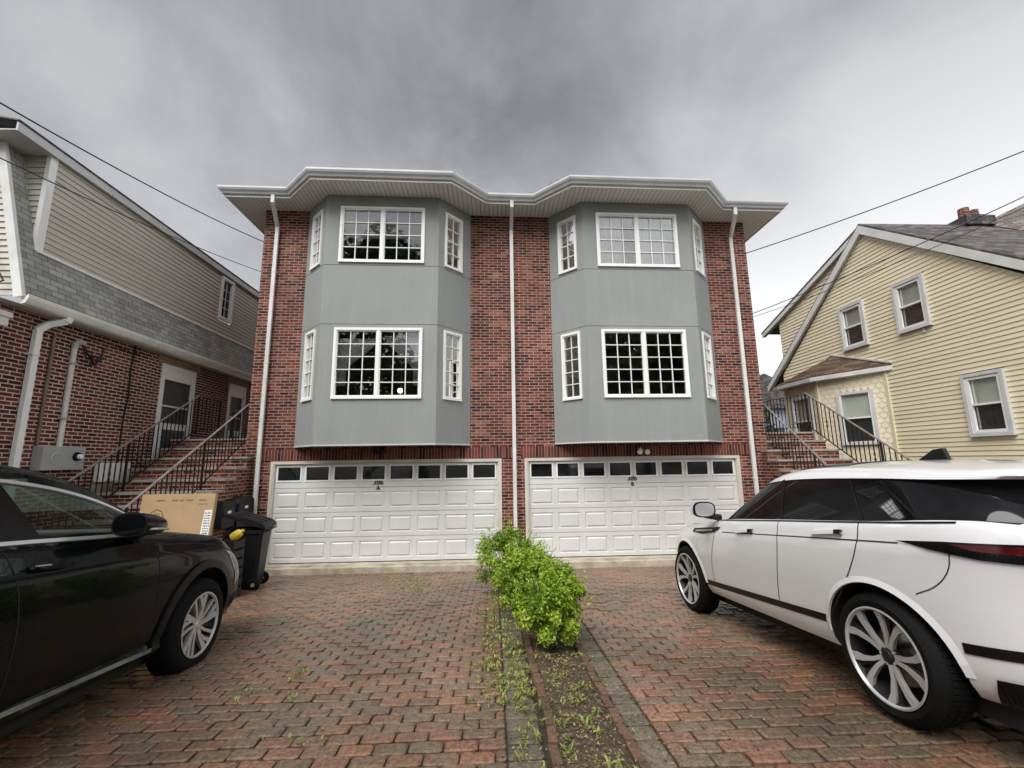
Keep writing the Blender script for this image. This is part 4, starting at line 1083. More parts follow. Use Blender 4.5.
# across the street, seen mirrored in the windows
tree('wide dark street tree across the road, mirrored in the left bay windows', -8.8, -24, 18.4, 5.6, 31, 16000, .38, crown0=.12)
tree('dark street tree across the road, mirrored in the middle of the facade', 1.5, -27, 13.5, 5.6, 32, 11000, .42, crown0=.1)
tree('dark street tree across the road, mirrored in the right bay lower windows', 11.6, -24, 13.6, 6.2, 33, 13000, .42, crown0=.1)
tree('leafy street tree across the road behind the dark car', -19, -25, 15, 5.5, 34, 8000, .42, crown0=.15)
fh = thing('distant_house', 'blue grey house far behind, seen through the right landing railing', 'house', (19,24,0))
m = M(); m.box(15.0,25,22,30,-.2,5.6); m.build('wall', pm('bluegrey_siding', (.22,.26,.31), .6), fh)
m = M(); m.prism([(14.6,21.6,5.6),(25.4,21.6,5.6),(20,21.6,8.2)], (0,8.8,0)); m.build('roof', 'sh_grey', fh, fixn=True)
m = M()
for x in (15.6,17.4,20.4): m.box(x,x+.9,21.95,22.02,2.6,4.2)
m.build('window', 'glass_dark', fh)

# ------------------------------------------------------------------ wires
def wire(label, a, b, sag, r=.012, cat='power line'):
    a, b = Vector(a), Vector(b); m = M()
    m.tube([a.lerp(b, i/24)-Vector((0,0,sag*4*(i/24)*(1-i/24))) for i in range(25)], r, 5)
    tag(m.build('power_line', 'black_iron', smooth=True), label, cat, None)
CAM = Vector((-.124,-9.986,2.071))
def at(d, y): d = Vector(d); return CAM + d*((y-CAM.y)/d.y)
wire('thick overhead cable dropping from the upper left to the brick corner', at((-1.38,.92,.975), -6.2), (-5.60,.5,7.42), .12, .010)
wire('thin lower overhead wire crossing the tan siding', at((-1.30,.92,.78), -6.4), (-5.60,.9,6.75), .10, .007)
wire('upper overhead cable on the right, from the duplex side over the yellow gable', (6.2,.2,7.11), at((1.32,.82,.715), -3.0), .08, .012)
wire('middle overhead wire on the right, crossing the yellow gable to the sky', (6.2,.15,5.52), at((1.32,.84,.625), -3.5), .08, .010)
wire('lowest thin overhead wire on the right, just under the middle one', (6.2,.3,5.45), at((1.32,.84,.60), -3.4), .12, .007)

# ------------------------------------------------------------------ cars
def interp(tab, x):
    if x <= tab[0][0]: return tab[0][1]
    for (a, va), (b, vb) in zip(tab, tab[1:]):
        if x <= b:
            t = (x-a)/(b-a); i = tab.index((a, va))
            pa = tab[i-1] if i else (a, va); pb = tab[i+2] if i+2 < len(tab) else (b, vb)
            ma = (vb-pa[1])/(b-pa[0])*(b-a) if b != pa[0] else 0; mb = (pb[1]-va)/(pb[0]-a)*(b-a) if pb[0] != a else 0
            return (2*t**3-3*t*t+1)*va + (t**3-2*t*t+t)*ma + (-2*t**3+3*t*t)*vb + (t**3-t*t)*mb
    return tab[-1][1]
def plan(N_, nf, nr):
    """unit plan loop: x in -1..1, y in -1..1, symmetric about x=0; index 0 = front centre, going to +x"""
    dense = []
    for i in range(1441):
        t = math.pi*i/1440; n = nf if t < math.pi/2 else nr
        dense.append((abs(math.sin(t))**(2/n), math.copysign(abs(math.cos(t))**(2/n), math.cos(t))))
    ln_ = [0]
    for a, b in zip(dense, dense[1:]): ln_.append(ln_[-1]+math.hypot((b[0]-a[0]), (b[1]-a[1])*2.3))
    half = []; j = 0
    for i in range(N_//2+1):
        s = ln_[-1]*i/(N_//2)
        while j < 1439 and ln_[j+1] < s: j += 1
        f = (s-ln_[j])/max(1e-9, ln_[j+1]-ln_[j]); half.append((dense[j][0]*(1-f)+dense[j+1][0]*f, dense[j][1]*(1-f)+dense[j+1][1]*f))
    return half + [(-x, y) for x, y in half[-2:0:-1]]
def shell(rows, zfun, N_=180, nf=4, nr=4, cap_top=None, cap_bot=True, ncap=16, matfun=None, open_bot=False):
    """rows: (t, halfwidth, y_rear, y_front); returns M"""
    P = plan(N_, nf, nr); m = M(); rings = []
    for t, hw, yr, yf in rows:
        ring = []
        for x, y in P:
            yy = (yf+yr)/2+y*(yf-yr)/2; ring.append(Vector((x*hw, yy, zfun(t, yy))))
        rings.append(ring)
    vs = [v for r_ in rings for v in r_]; k = N_
    fs = []; mi = []
    for i in range(len(rings)-1):
        for j in range(k):
            fs.append([i*k+j, (i+1)*k+j, (i+1)*k+(j+1) % k, i*k+(j+1) % k]); mi.append(matfun('side', rows[i][0], rows[i+1][0], vs[i*k+j]) if matfun else 0)
    def cap(ring, off, crown, kind):
        h = k//2; prev = [off+0]*(ncap+1)
        rows_ = [[off+0]*(ncap+1)]
        for i in range(1, h):
            a, b = ring[i], ring[k-i]; row = [off+k-i]
            for c in range(1, ncap):
                s = c/ncap; x = b.x+(a.x-b.x)*s; w = max(abs(a.x), .001); vs.append(Vector((x, a.y, a.z+crown(a.y)*(1-(x/w)**2)*min(1,(w/.5)**2)))); row.append(len(vs)-1)
            row.append(off+i); rows_.append(row)
        rows_.append([off+h]*(ncap+1))
        for i in range(h):
            for c in range(ncap):
                q = [rows_[i][c], rows_[i][c+1], rows_[i+1][c+1], rows_[i+1][c]]; q2 = []
                for z_ in q:
                    if z_ not in q2: q2.append(z_)
                if len(q2) < 3: continue
                fs.append(q2 if kind == 'top' else q2[::-1]); 
                ctr = sum((vs[z_] for z_ in q2), Vector())/len(q2); mi.append(matfun(kind, 1, 1, ctr) if matfun else 0)
    if cap_top: cap(rings[-1], (len(rings)-1)*k, cap_top, 'top')
    if cap_bot: cap(rings[0], 0, lambda y: 0, 'bot')
    m.v = vs; m.f = fs; m.mi = mi; m.r = [0]*len(fs); return m
def boolean_cut(o, cutters):
    for i, c in enumerate(cutters):
        md = o.modifiers.new('b%d' % i, 'BOOLEAN'); md.operation = 'DIFFERENCE'; md.solver = 'EXACT'; md.object = c
        try: md.material_mode = 'TRANSFER'
        except Exception: pass
    dg = bpy.context.evaluated_depsgraph_get(); me = bpy.data.meshes.new_from_object(o.evaluated_get(dg)); o.modifiers.clear()
    old = o.data; o.data = me
    for c in cutters: bpy.data.objects.remove(c)
def tmpmesh(m, mats):
    me = bpy.data.meshes.new('cut'); me.from_pydata([tuple(v) for v in m.v], [], m.f)
    bm = bmesh.new(); bm.from_mesh(me); bmesh.ops.remove_doubles(bm, verts=bm.verts, dist=1e-5); bmesh.ops.recalc_face_normals(bm, faces=bm.faces); bm.to_mesh(me); bm.free()
    for x in mats: me.materials.append(x)
    o = bpy.data.objects.new('cut', me); C.objects.link(o); return o
def bvh_of(objs):
    vs = []; fs = []
    for o in objs:
        k = len(vs); vs += [v.co.copy() for v in o.data.vertices]; fs += [[i+k for i in p.vertices] for p in o.data.polygons]
    return BVHTree.FromPolygons(vs, fs)
class Surf:
    def __init__(s, bvh): s.b = bvh
    def soft(f, da, dz):
        def g(a, z):
            h = f(a, z)
            if h is None: return None
            n = h[1]*1.0
            for i, j in ((da,0),(-da,0),(0,dz),(0,-dz),(da,dz),(-da,-dz),(da,-dz),(-da,dz)):
                q = f(a+i, z+j)
                if q is not None and (q[0]-h[0]).length < .15: n = n+q[1]
            return h[0], n.normalized()
        return g
    def side(s, sgn):
        def f(a, z):   # a = y along the car
            h = s.b.ray_cast(Vector((sgn*3, a, z)), Vector((-sgn,0,0)));
            if h[0] is None: return None
            n = h[1] if h[1].x*sgn > 0 else -h[1]; return h[0], n
        return Surf.soft(f, .03, .015)
    def polar(s, cx, cy):
        def f(a, z):   # a = angle in degrees from +x toward -y (rear) ; negative toward front
            d = Vector((math.cos(R(a)), -math.sin(R(a)), 0)); h = s.b.ray_cast(Vector((cx, cy, z))+d*4, -d)
            if h[0] is None: return None
            n = h[1] if h[1].dot(d) > 0 else -h[1]; return h[0], n
        return Surf.soft(f, 2., .018)
    def top(s):
        def f(x, y):
            h = s.b.ray_cast(Vector((x, y, 4)), Vector((0,0,-1)))
            return None if h[0] is None else (h[0], Vector((0,0,1)))
        return f
def patch(mp, poly, off, step=.04, ystep=None):
    """tessellated panel following the body"""
    ystep = ystep or step; pts = []; 
    k = len(poly)
    for i in range(k):
        a, b = Vector(poly[i]), Vector(poly[(i+1) % k]); n = max(1, int(max(abs(b.x-a.x)/step, abs(b.y-a.y)/ystep)))
        for j in range(n): pts.append(a.lerp(b, j/n))
    nb = len(pts); edges = [(i, (i+1) % nb) for i in range(nb)]
    x0, x1 = min(p.x for p in pts), max(p.x for p in pts); y0, y1 = min(p.y for p in pts), max(p.y for p in pts)
    y = y0+ystep/2
    while y < y1:
        x = x0+step/2
        while x < x1: pts.append(Vector((x, y))); x += step
        y += ystep
    vs, es, fs, *_ = delaunay_2d_cdt(pts, edges, [list(range(nb))], 1, 1e-5)
    m = M(); last = None; P3 = []; NR = []
    for v in vs:
        r_ = mp(v.x, v.y)
        if r_ is None: r_ = last or (Vector((0,0,0)), Vector((0,0,1)))
        last = r_; P3.append(r_[0]+r_[1]*off); NR.append(r_[1])
    m.add(P3, [f for f in fs])
    # keep the winding in step with the outward normals
    for i, f in enumerate(m.f):
        a, b, c = m.v[f[0]], m.v[f[1]], m.v[f[2]]
        if (b-a).cross(c-a).dot(NR[f[0]]) < 0: m.f[i] = f[::-1]
    m.nrm = NR; return m
def ribbon(m, mp, pts, w, off, step=.04, th=0):
    P = []
    if len(pts) > 2:
        for _ in range(2):
            q = [pts[0]]
            for a, b in zip(pts, pts[1:]): q += [(a[0]*.75+b[0]*.25, a[1]*.75+b[1]*.25), (a[0]*.25+b[0]*.75, a[1]*.25+b[1]*.75)]
            pts = q+[pts[-1]]
    for a, b in zip(pts, pts[1:]):
        a, b = Vector(a), Vector(b); n = max(1, int((b-a).length/step))
        P += [a.lerp(b, j/n) for j in range(n)]
    P.append(Vector(pts[-1])); Q = [mp(p.x, p.y) for p in P]; Q = [q for q in Q if q]
    k = len(Q); L = []; 
    for i, (p, n) in enumerate(Q):
        t = (Q[min(i+1,k-1)][0]-Q[max(i-1,0)][0])
        if t.length < 1e-6: t = Vector((0,1,0))
        t.normalize(); s_ = t.cross(n).normalized()*w/2
        L.append((p+s_+n*off, p-s_+n*off, p+s_*1.1-n*.01, p-s_*1.1-n*.01))
    for a, b in zip(L, L[1:]):
        m.quad(a[0], b[0], b[1], a[1])
        if off > .004: m.quad(a[2], b[2], b[0], a[0]); m.quad(a[1], b[1], b[3], a[3])
def arc(cy, cz, r_, a0, a1, n=40): return [(cy+r_*math.cos(R(a0+(a1-a0)*i/n)), cz+r_*math.sin(R(a0+(a1-a0)*i/n))) for i in range(n+1)]

def wheel(root, x, y, zc, sgn, Rt, Rr, wd, style, rot=0):
    """x = outer face of tyre"""
    w = bpy.data.objects.new('wheel', None); C.objects.link(w); w.parent = root; w.location = (x,y,zc); w.rotation_euler = (rot,0,0 if sgn > 0 else math.pi); w.empty_display_size = .1
    # local: outward = +x
    def b(m, name, mat, **k): return m.build(name, mat, w, local=True, **k)
    m = M(); sh = .02
    m.lathe([(Rr,-.012),(Rr+.02,-.002),(Rr+(Rt-Rr)*.5,.002),(Rt-.035,-.008),(Rt-.012,-.022),(Rt,-.045),(Rt,-wd+.045),(Rt-.02,-wd+.01),(Rr,-wd),(Rr-.01,-wd+.02)], 64, 'X')
    for k in range(64):     # tread blocks
        a = 2*math.pi*k/64
        for xx in (-.06,-.115,-.17):
            c, s_ = math.cos(a+xx*2), math.sin(a+xx*2); m.obox((xx,Rt*c-.004*c+.012*s_,Rt*s_-.004*s_-.012*c), (-.04,0,0), (0,-.024*s_,.024*c), (0,.010*c,.010*s_))
    b(m, 'tyre', 'rubber', smooth=True, sharp=40)
    m = M(); m.lathe([(Rr+.004,-.006),(Rr+.006,.0),(Rr-.004,.003),(Rr-.010,-.004),(Rr-.014,-.014)], 64, 'X'); b(m, 'rim', 'alloy', smooth=True, sharp=50)
    m = M(); m.lathe([(Rr-.014,-.014),(Rr-.02,-.03),(Rr-.035,-.10),(Rr-.04,-wd+.03)], 64, 'X'); b(m, 'rim_barrel', 'alloy_dark', smooth=True, sharp=50)
    m = M(); m.lathe([(0,-.14),(Rr*.62,-.14),(Rr*.62,-.15),(0,-.15)], 40, 'X'); m.lathe([(0,-.09),(.075,-.09),(.08,-.14)], 24, 'X'); b(m, 'brake_disc', 'brake', smooth=True, sharp=40)
    m = M(); m.lathe([(0,-.17),(Rr-.02,-.17)], 32, 'X'); b(m, 'back_plate', 'dark')
    sp = M(); dk = M()
    def spoke(M_, pts, x0, x1, th=.03):
        """pts: list of (angle deg, radius, halfwidth) centreline"""
        L = []
        for a, r_, hw in pts:
            a = R(a); c, s_ = math.cos(a), math.sin(a); f = r_/Rr; xx = x0+(x1-x0)*f
            L.append([Vector((xx, r_*c-hw*s_, r_*s_+hw*c)), Vector((xx, r_*c+hw*s_, r_*s_-hw*c)), Vector((xx-th, r_*c+hw*.8*s_, r_*s_-hw*.8*c)), Vector((xx-th, r_*c-hw*.8*s_, r_*s_+hw*.8*c))])
        k = len(L); M_.add([v for q in L for v in q], [[i*4+j, i*4+(j+1) % 4, (i+1)*4+(j+1) % 4, (i+1)*4+j] for i in range(k-1) for j in range(4)] + [[0,1,2,3],[k*4-1,k*4-2,k*4-3,k*4-4]])
    if style == 'five':
        for k in range(5):
            a = 72*k+90
            for s_ in (-1,1):
                spoke(sp, [(a+s_*12,.050,.013),(a+s_*10,Rr*.45,.013),(a+s_*14,Rr*.75,.018),(a+s_*19,Rr-.008,.027)], -.045, -.012)
                spoke(dk, [(a+s_*5,.05,.010),(a+s_*5,Rr*.5,.011),(a+s_*7,Rr-.01,.015)], -.062, -.03)
        m = M(); m.lathe([(0,-.030),(.030,-.030),(.034,-.036),(.058,-.045),(.066,-.06),(.066,-.08)], 24, 'X'); b(m, 'hub', 'alloy_dark', smooth=True, sharp=40)
    else:
        for k in range(5):
            a = 72*k+66
            spoke(sp, [(a,.04,.022),(a+1,Rr*.5,.019),(a+6,Rr-.008,.028)], -.03, -.010)
            spoke(sp, [(a+4,Rr*.42,.010),(a+15,Rr*.66,.014),(a+24,Rr-.008,.022)], -.022, -.010)
            spoke(sp, [(a+34,.04,.014),(a+36,Rr*.5,.012),(a+41,Rr-.008,.015)], -.035, -.014)
            spoke(dk, [(a+17,.04,.014),(a+20,Rr*.6,.014),(a+31,Rr-.008,.02)], -.05, -.03)
            spoke(dk, [(a+52,.04,.014),(a+54,Rr*.6,.014),(a+56,Rr-.008,.02)], -.05, -.03)
        m = M(); m.lathe([(0,-.018),(.026,-.018),(.032,-.024),(.05,-.034),(.062,-.06)], 24, 'X'); b(m, 'hub', 'alloy', smooth=True, sharp=40)
    b(sp, 'spoke', 'alloy', fixn=True); b(dk, 'inner_spoke', 'alloy_dark', fixn=True)
    for k in range(5):
        a = R(72*k+54); m = M(); m.lathe([(0,.0),(.009,0),(.010,-.02)], 6, 'X', (-.038,.052*math.cos(a),.052*math.sin(a))); b(m, 'wheel_nut', 'chrome')
    return w

def build_car(spec):
    root = thing('parked_car', spec['label'], 'car', (0,0,0), 'cars parked on the driveway')
    O, ang, sl = Vector(spec['O']), spec['ang'], spec['sl']
    ax = Vector((math.sin(ang)*math.cos(sl), math.cos(ang)*math.cos(sl), -math.sin(sl))); up = Vector((math.sin(ang)*math.sin(sl), math.cos(ang)*math.sin(sl), math.cos(sl))); lat = ax.cross(up)
    Mx = Matrix((lat, ax, up)).transposed().to_4x4(); Mx.translation = O + lat*spec['shift']
    root.matrix_world = Mx
    pt = spec['paint']
    zb, zd = spec['zbot'], spec['deck']
    zf = lambda t, y: zb + t*(interp(zd, y)-zb)
    cab = spec['cabin']
    def mf(kind, t0, t1, p):
        if kind == 'bot': return 1
        if kind == 'top' and cab[0] < p.y < cab[1] and abs(p.x) < spec['cabhw']: return 1
        return 0
    m = shell(spec['rows'], zf, 400, spec['nf'], spec['nr'], spec['crown'], True, 18, mf)
    me = bpy.data.meshes.new('body'); me.from_pydata([tuple(v) for v in m.v], [], m.f); me.materials.append(MT[pt]); me.materials.append(MT['dark']); me.polygons.foreach_set('material_index', m.mi)
    bm = bmesh.new(); bm.from_mesh(me); bmesh.ops.remove_doubles(bm, verts=bm.verts, dist=1e-5); bmesh.ops.recalc_face_normals(bm, faces=bm.faces); bm.to_mesh(me); bm.free()
    body = link('body', me, root, True)
    ub = M(); ub.box(-.70, .70, min(spec['axles'])-.75, max(spec['axles'])+.7, .17, spec['zbot']+.02)  # plain dark box added below the floor to deepen shade under the car
    ub.build('underbody_shade_box', 'dark', root, local=True)
    full = Surf(BVHTree.FromPolygons([v.co.copy() for v in me.vertices], [list(p.vertices) for p in me.polygons]))
    cut = []
    for yc in spec['axles']:
        for s in (-1,1):
            c = M(); c.lathe([(0,-.4),(spec['Ra'],-.4),(spec['Ra'],.4),(0,.4)], 72, 'X', (s*(spec['hw']+.4-.36),yc,spec['zw'])); cut.append(tmpmesh(c, [MT[pt], MT['dark']]))
            for p in cut[-1].data.polygons: p.material_index = 1
    body.parent = None; bpy.context.view_layer.update()
    boolean_cut(body, cut); body.parent = root; body.name = 'body'
    me = body.data
    # wheel-well faces become dark
    smooth_mesh(me, 32)
    # greenhouse
    zr = spec['roofz']; zf2 = lambda t, y: interp(zd, y)-.02 + t*(interp(zr, y)-interp(zd, y)+.02)
    gr = spec['grows']; ts = spec['tsplit']
    def part_rows(a, b): return [r_ for r_ in gr if a-1e-6 <= r_[0] <= b+1e-6]
    band = shell(part_rows(0, ts), zf2, 280, spec['gnf'], spec['gnr'], None, False)
    gb = band.build('window_band', spec['glass'], root, smooth=True, sharp=60, local=True, fixn=False)
    rf = shell(part_rows(ts, 1), zf2, 280, spec['gnf'], spec['gnr'], lambda y: spec['rcrown'], False, 14)
    ro = rf.build('roof', pt, root, smooth=True, sharp=60, local=True)
    me2 = ro.data; g = Surf(BVHTree.FromPolygons([v.co.copy() for o in (gb, ro) for v in o.data.vertices],
        [list(p.vertices) for p in gb.data.polygons] + [[i+len(gb.data.vertices) for i in p.vertices] for p in ro.data.polygons]))
    for yc, rt in zip(spec['axles'], spec['wrot']):
        for s in (-1,1): wheel(root, s*spec['wx'], yc, spec['zw'], s, spec['Rt'], spec['Rr'], .235, spec['style'], rt)
    return root, full, g, body
def addp(m, name, mat, root, **k):
    k.setdefault('smooth', True); return m.build(name, mat, root, local=True, **k)

# ---- white SUV (we see its left side and tail); local y: 0 = rear axle, + = forward
wt = [(-.9,1.20),(-.6,1.235),(0,1.20),(.9,1.16),(1.7,1.115),(2.1,1.06),(2.6,1.00),(3.0,.94),(3.3,.86),(3.5,.76)]
HWW = .952
def rowsW():
    r_ = []
    for t, hw, yr, yf in ((0,.80,-.70,3.36),(.03,.865,-.74,3.42),(.10,.905,-.79,3.48),(.20,.925,-.82,3.52),(.30,.935,-.835,3.535),(.42,.944,-.84,3.54),(.55,.952,-.845,3.54),(.68,.952,-.86,3.53),(.78,.948,-.885,3.51),(.835,.946,-.90,3.49),(.855,.938,-.90,3.48),(.90,.930,-.895,3.46),(.95,.918,-.89,3.42),(.98,.905,-.88,3.38),(1.0,.885,-.865,3.33)): r_.append((t,hw,yr,yf))
    return r_
gW = [(0,.888,-.86,2.10),(.12,.868,-.84,1.99),(.3,.832,-.80,1.84),(.5,.79,-.74,1.67),(.68,.748,-.68,1.51),(.80,.717,-.62,1.40),(.805,.728,-.80,1.42),(.87,.708,-.84,1.36),(.93,.672,-.85,1.29),(.97,.635,-.84,1.22),(1.0,.585,-.82,1.12)]
specW = dict(label='white compact SUV with tinted windows and two tone alloy wheels at the right', O=(2.364,-6.998,.43), ang=-.046, sl=.067, shift=.945, paint='paint_w', zbot=.27, deck=wt, rows=rowsW(), nf=4.2, nr=5.5,
    crown=lambda y: .06, cabin=(-.75,1.85), cabhw=.86, axles=(0,2.681), Ra=.435, hw=HWW, zw=.37, wx=.945, Rt=.372, Rr=.281, style='five', wrot=(R(-20),R(10)),
    roofz=[(-.9,1.51),(-.4,1.53),(0,1.56),(.6,1.585),(1.0,1.58),(1.5,1.53),(2,1.48)], grows=gW, tsplit=.80, gnf=6.5, gnr=4.5, glass='tint_glass', rcrown=.05)
# roof rows start just outside the band so that the spoiler overhangs
specW['grows'] = gW
root, full, g, body = build_car(specW)
S = full.side(-1); G = g.side(-1)
for sg in (-1,1):
    S = full.side(sg); G = g.side(sg)
    GP_ = []
    m = M(); ribbon(m, S, [(.98,.42),(.97,.55),(.90,.80),(.86,1.0),(.87,1.165)], .008, .0025); addp(m, 'panel_gap', 'dark', root)
    m = M(); ribbon(m, S, [(.40,.52),(.28,.66),(.14,.85),(.06,1.0),(.03,1.10),(.04,1.20)], .008, .0025); addp(m, 'panel_gap', 'dark', root)
    m = M(); ribbon(m, S, [(2.05,.45),(2.05,.60),(1.98,.80),(1.90,.98),(1.86,1.08)], .007, .0025); addp(m, 'panel_gap', 'dark', root)
    m = M(); ribbon(m, S, [(-.30,.80),(-.42,.86),(-.50,.96),(-.52,1.06)], .006, .0025); addp(m, 'panel_gap', 'dark', root)
    m = M(); ribbon(m, S, [(1.75,.985),(.9,1.03),(.0,1.075),(-.25,1.085)], .009, .0025); addp(m, 'panel_gap', 'dark', root)
    
    m = patch(S, [(2.24,.385),(.44,.455),(.42,.51),(2.24,.44)], .004, .08); addp(m, 'sill_strip', 'gloss_black', root)
    m = patch(S, [(2.46,.935),(2.42,.975),(1.79,1.035),(1.84,1.00),(1.95,.965),(2.2,.93)], .006, .03); addp(m, 'side_vent', 'gloss_black', root)
    m = M(); ribbon(m, S, [(2.36,.952),(1.95,.99)], .018, .010); addp(m, 'vent_trim', 'alloy', root)
    for y0, z0, y1, z1 in ((1.46,1.01,1.21,1.035),(.44,1.085,.16,1.11)):
        m = M(); q = []
        ribbon(m, S, [(y0,z0),((y0+y1)/2,(z0+z1)/2+.002),(y1+.04,z1)], .026, .028); h = addp(m, 'door_handle', 'paint_w', root)
        m = M(); ribbon(m, S, [(y1+.05,z1),(y1,z1+.004)], .03, .032); addp(m, 'handle_end', 'gloss_black', h, ) 
    PL = full.polar(0,-.25)
    a0, a1 = (0, 92) if sg > 0 else (180, 88)
    def pa(d): return d if sg > 0 else 180-d
    poly = [(pa(-1),1.098),(pa(15),1.115),(pa(40),1.125),(pa(88),1.13),(pa(88),1.02),(pa(45),1.02),(pa(25),1.035),(pa(12),1.065),(pa(5),1.085)]
    m = patch(PL, poly, .010, 1.2, .015); addp(m, 'tail_light', 'gloss_black', root)
    poly = [(pa(18),1.103),(pa(40),1.112),(pa(86),1.115),(pa(86),1.068),(pa(40),1.066),(pa(24),1.078)]
    m = patch(PL, poly, .017, 1.2, .015); addp(m, 'tail_light_lens', 'tail_red', root)
    # lower bumper band and dark valance
    m = patch(PL, [(pa(-12.),.0+.50),(pa(20),.535),(pa(60),.56),(pa(88),.56),(pa(88),.615),(pa(60),.615),(pa(20),.59),(pa(-12.),.56)][0:0] + [(pa(14),.53),(pa(30),.545),(pa(60),.56),(pa(88),.56),(pa(88),.61),(pa(60),.61),(pa(30),.60),(pa(14),.585)], .006, 1.5, .03); addp(m, 'bumper_strip', 'gloss_black', root)
    m = patch(PL, [(pa(19),.31),(pa(88),.31),(pa(88),.46),(pa(50),.46),(pa(21),.44)], .02, 1.5, .02); addp(m, 'valance', 'gloss_black', root)
    m = patch(PL, [(pa(36),.70),(pa(44),.735),(pa(62),.74),(pa(62),.715),(pa(44),.69)], .006, 3., .02); addp(m, 'reflector', 'gloss_black', root)
    m = M(); ribbon(m, PL, [(pa(38),.690),(pa(50),.690),(pa(62),.708)], .014, .008, 3.); addp(m, 'reflector_trim', 'chrome', root)
    for q_ in ([(pa(58),1.235),(pa(52),1.17),(pa(48),1.13)], [(pa(55),1.02),(pa(57),.9),(pa(60),.75)]):
        m = M(); ribbon(m, PL, q_, .007, .003, 1.); addp(m, 'tailgate_gap', 'dark', root)
    # window division lines and seals
    for q_, w_ in (([(.86,1.17),(.97,1.50)], .035), ([(.02,1.21),(.24,1.49)], .012), ([(-.36,1.23),(-.02,1.47)], .012)):
        m = M(); ribbon(m, G, q_, w_, .003); addp(m, 'pillar_trim', 'gloss_black', root)
    m = M(); ribbon(m, S, [(1.85,1.098),(.9,1.150),(0,1.190),(-.55,1.222)], .016, .004); addp(m, 'belt_seal', 'gloss_black', root)
    # arch lips
    for yc in (0, 2.681):
        m = M(); k = 36; prev = None
        pts = arc(yc, .37, .437, 4, 176, 44); pts2 = arc(yc, .37, .475, 4, 176, 44)
        for i in range(44):
            q = [S(*pts[i]), S(*pts2[i]), S(*pts2[i+1]), S(*pts[i+1])]
            if all(q): 
                a = [x[0] for x in q]; n = Vector((sg,0,0)); m.quad(a[0]+n*.014, a[1]+n*.002, a[2]+n*.002, a[3]+n*.014); m.quad(a[0]-n*.03, a[0]+n*.014, a[3]+n*.014, a[3]-n*.03)
        addp(m, 'arch_lip', 'paint_w', root, smooth=True)
    # mirror
    m = M(); k = 14; px = sg*.93; 
    prof = [(0,.0),(.5,.07),(.8,.1),(1,.11),(1.1,.09)]
    vs = []; ny, nt_ = 9, 20
    for i in range(ny):
        t_ = i/(ny-1); yy = 1.84+.17*t_; s_ = math.sqrt(max(0,1-t_**2.6)) if t_ > 0 else 1.
        for j in range(nt_):
            a = 2*math.pi*j/nt_; cx_ = math.copysign(abs(math.cos(a))**.7, math.cos(a)); sx_ = math.copysign(abs(math.sin(a))**.7, math.sin(a))
            vs.append(Vector((px+sg*.13+.125*cx_*s_, yy, 1.215+.082*sx_*s_)))
    m.add(vs, [[i*nt_+j, (i+1)*nt_+j, (i+1)*nt_+(j+1) % nt_, i*nt_+(j+1) % nt_] for i in range(ny-1) for j in range(nt_)]); mi_ = addp(m, 'side_mirror', 'paint_w', root, smooth=True)
    m = M(); m.add([Vector((v.x, 1.838, v.z)) for v in vs[:nt_]], [list(range(nt_))]); m.add([Vector((px+sg*.13+(v.x-px-sg*.13)*1.02, 1.85+.03*0, 1.215+(v.z-1.215)*1.03)) for v in vs[:nt_]] + [Vector((v.x, 1.838, v.z)) for v in vs[:nt_]], [[j, (j+1) % nt_, nt_+(j+1) % nt_, nt_+j] for j in range(nt_)]); addp(m, 'mirror_rim', 'gloss_black', mi_)
    m = M(); m.add([Vector((px+sg*.13+(v.x-px-sg*.13)*.86, 1.834, 1.215+(v.z-1.215)*.86)) for v in vs[:nt_]], [list(range(nt_))]); addp(m, 'mirror_glass', 'chrome', mi_)
    m = M(); m.tube([(sg*.86,1.90,1.12),(sg*.93,1.90,1.135),(sg*1.03,1.90,1.155)], [.04,.032,.035], 8); addp(m, 'mirror_arm', 'gloss_black', mi_, smooth=True)
    # headlamp
    PF = full.polar(0,2.9)
    m = patch(PF, [((-30 if sg > 0 else 210),.80),((-60 if sg > 0 else 240),.78),((-60 if sg > 0 else 240),.70),((-30 if sg > 0 else 210),.74)], .005, 3., .02); addp(m, 'headlight', 'lamp_clear', root)
TP = g.top()
m = patch(TP, [(-.50,.50),(.50,.50),(.50,1.08),(-.50,1.08)], .005, .08); addp(m, 'sunroof', 'gloss_black', root)
m = M(); k = 12   # roof fin
fin = [(.10,0),(.42,0),(.34,.03),(.20,.105),(.13,.11)]
z_ = 1.612
m.prism([(-.018,y,z_-.02+z) for y, z in fin], (.036,0,0)); m.prism([(-.03,.08,z_-.03),(-.03,.46,z_-.03),(-.012,.42,z_+.01),(-.012,.12,z_+.01)], (.06,0,0)); addp(m, 'roof_antenna', 'black_plastic', root, fixn=True)
m = M(); 
for s in (-1,1): m.lathe([(.03,0),(.035,.06),(.028,.06)], 12, 'Y', (s*.55,-.86,.34))
addp(m, 'exhaust', 'chrome', root)
m = M(); m.box(-.26,.26,-.905,-.90,.80,.92); addp(m, 'licence_plate', 'paper', root)

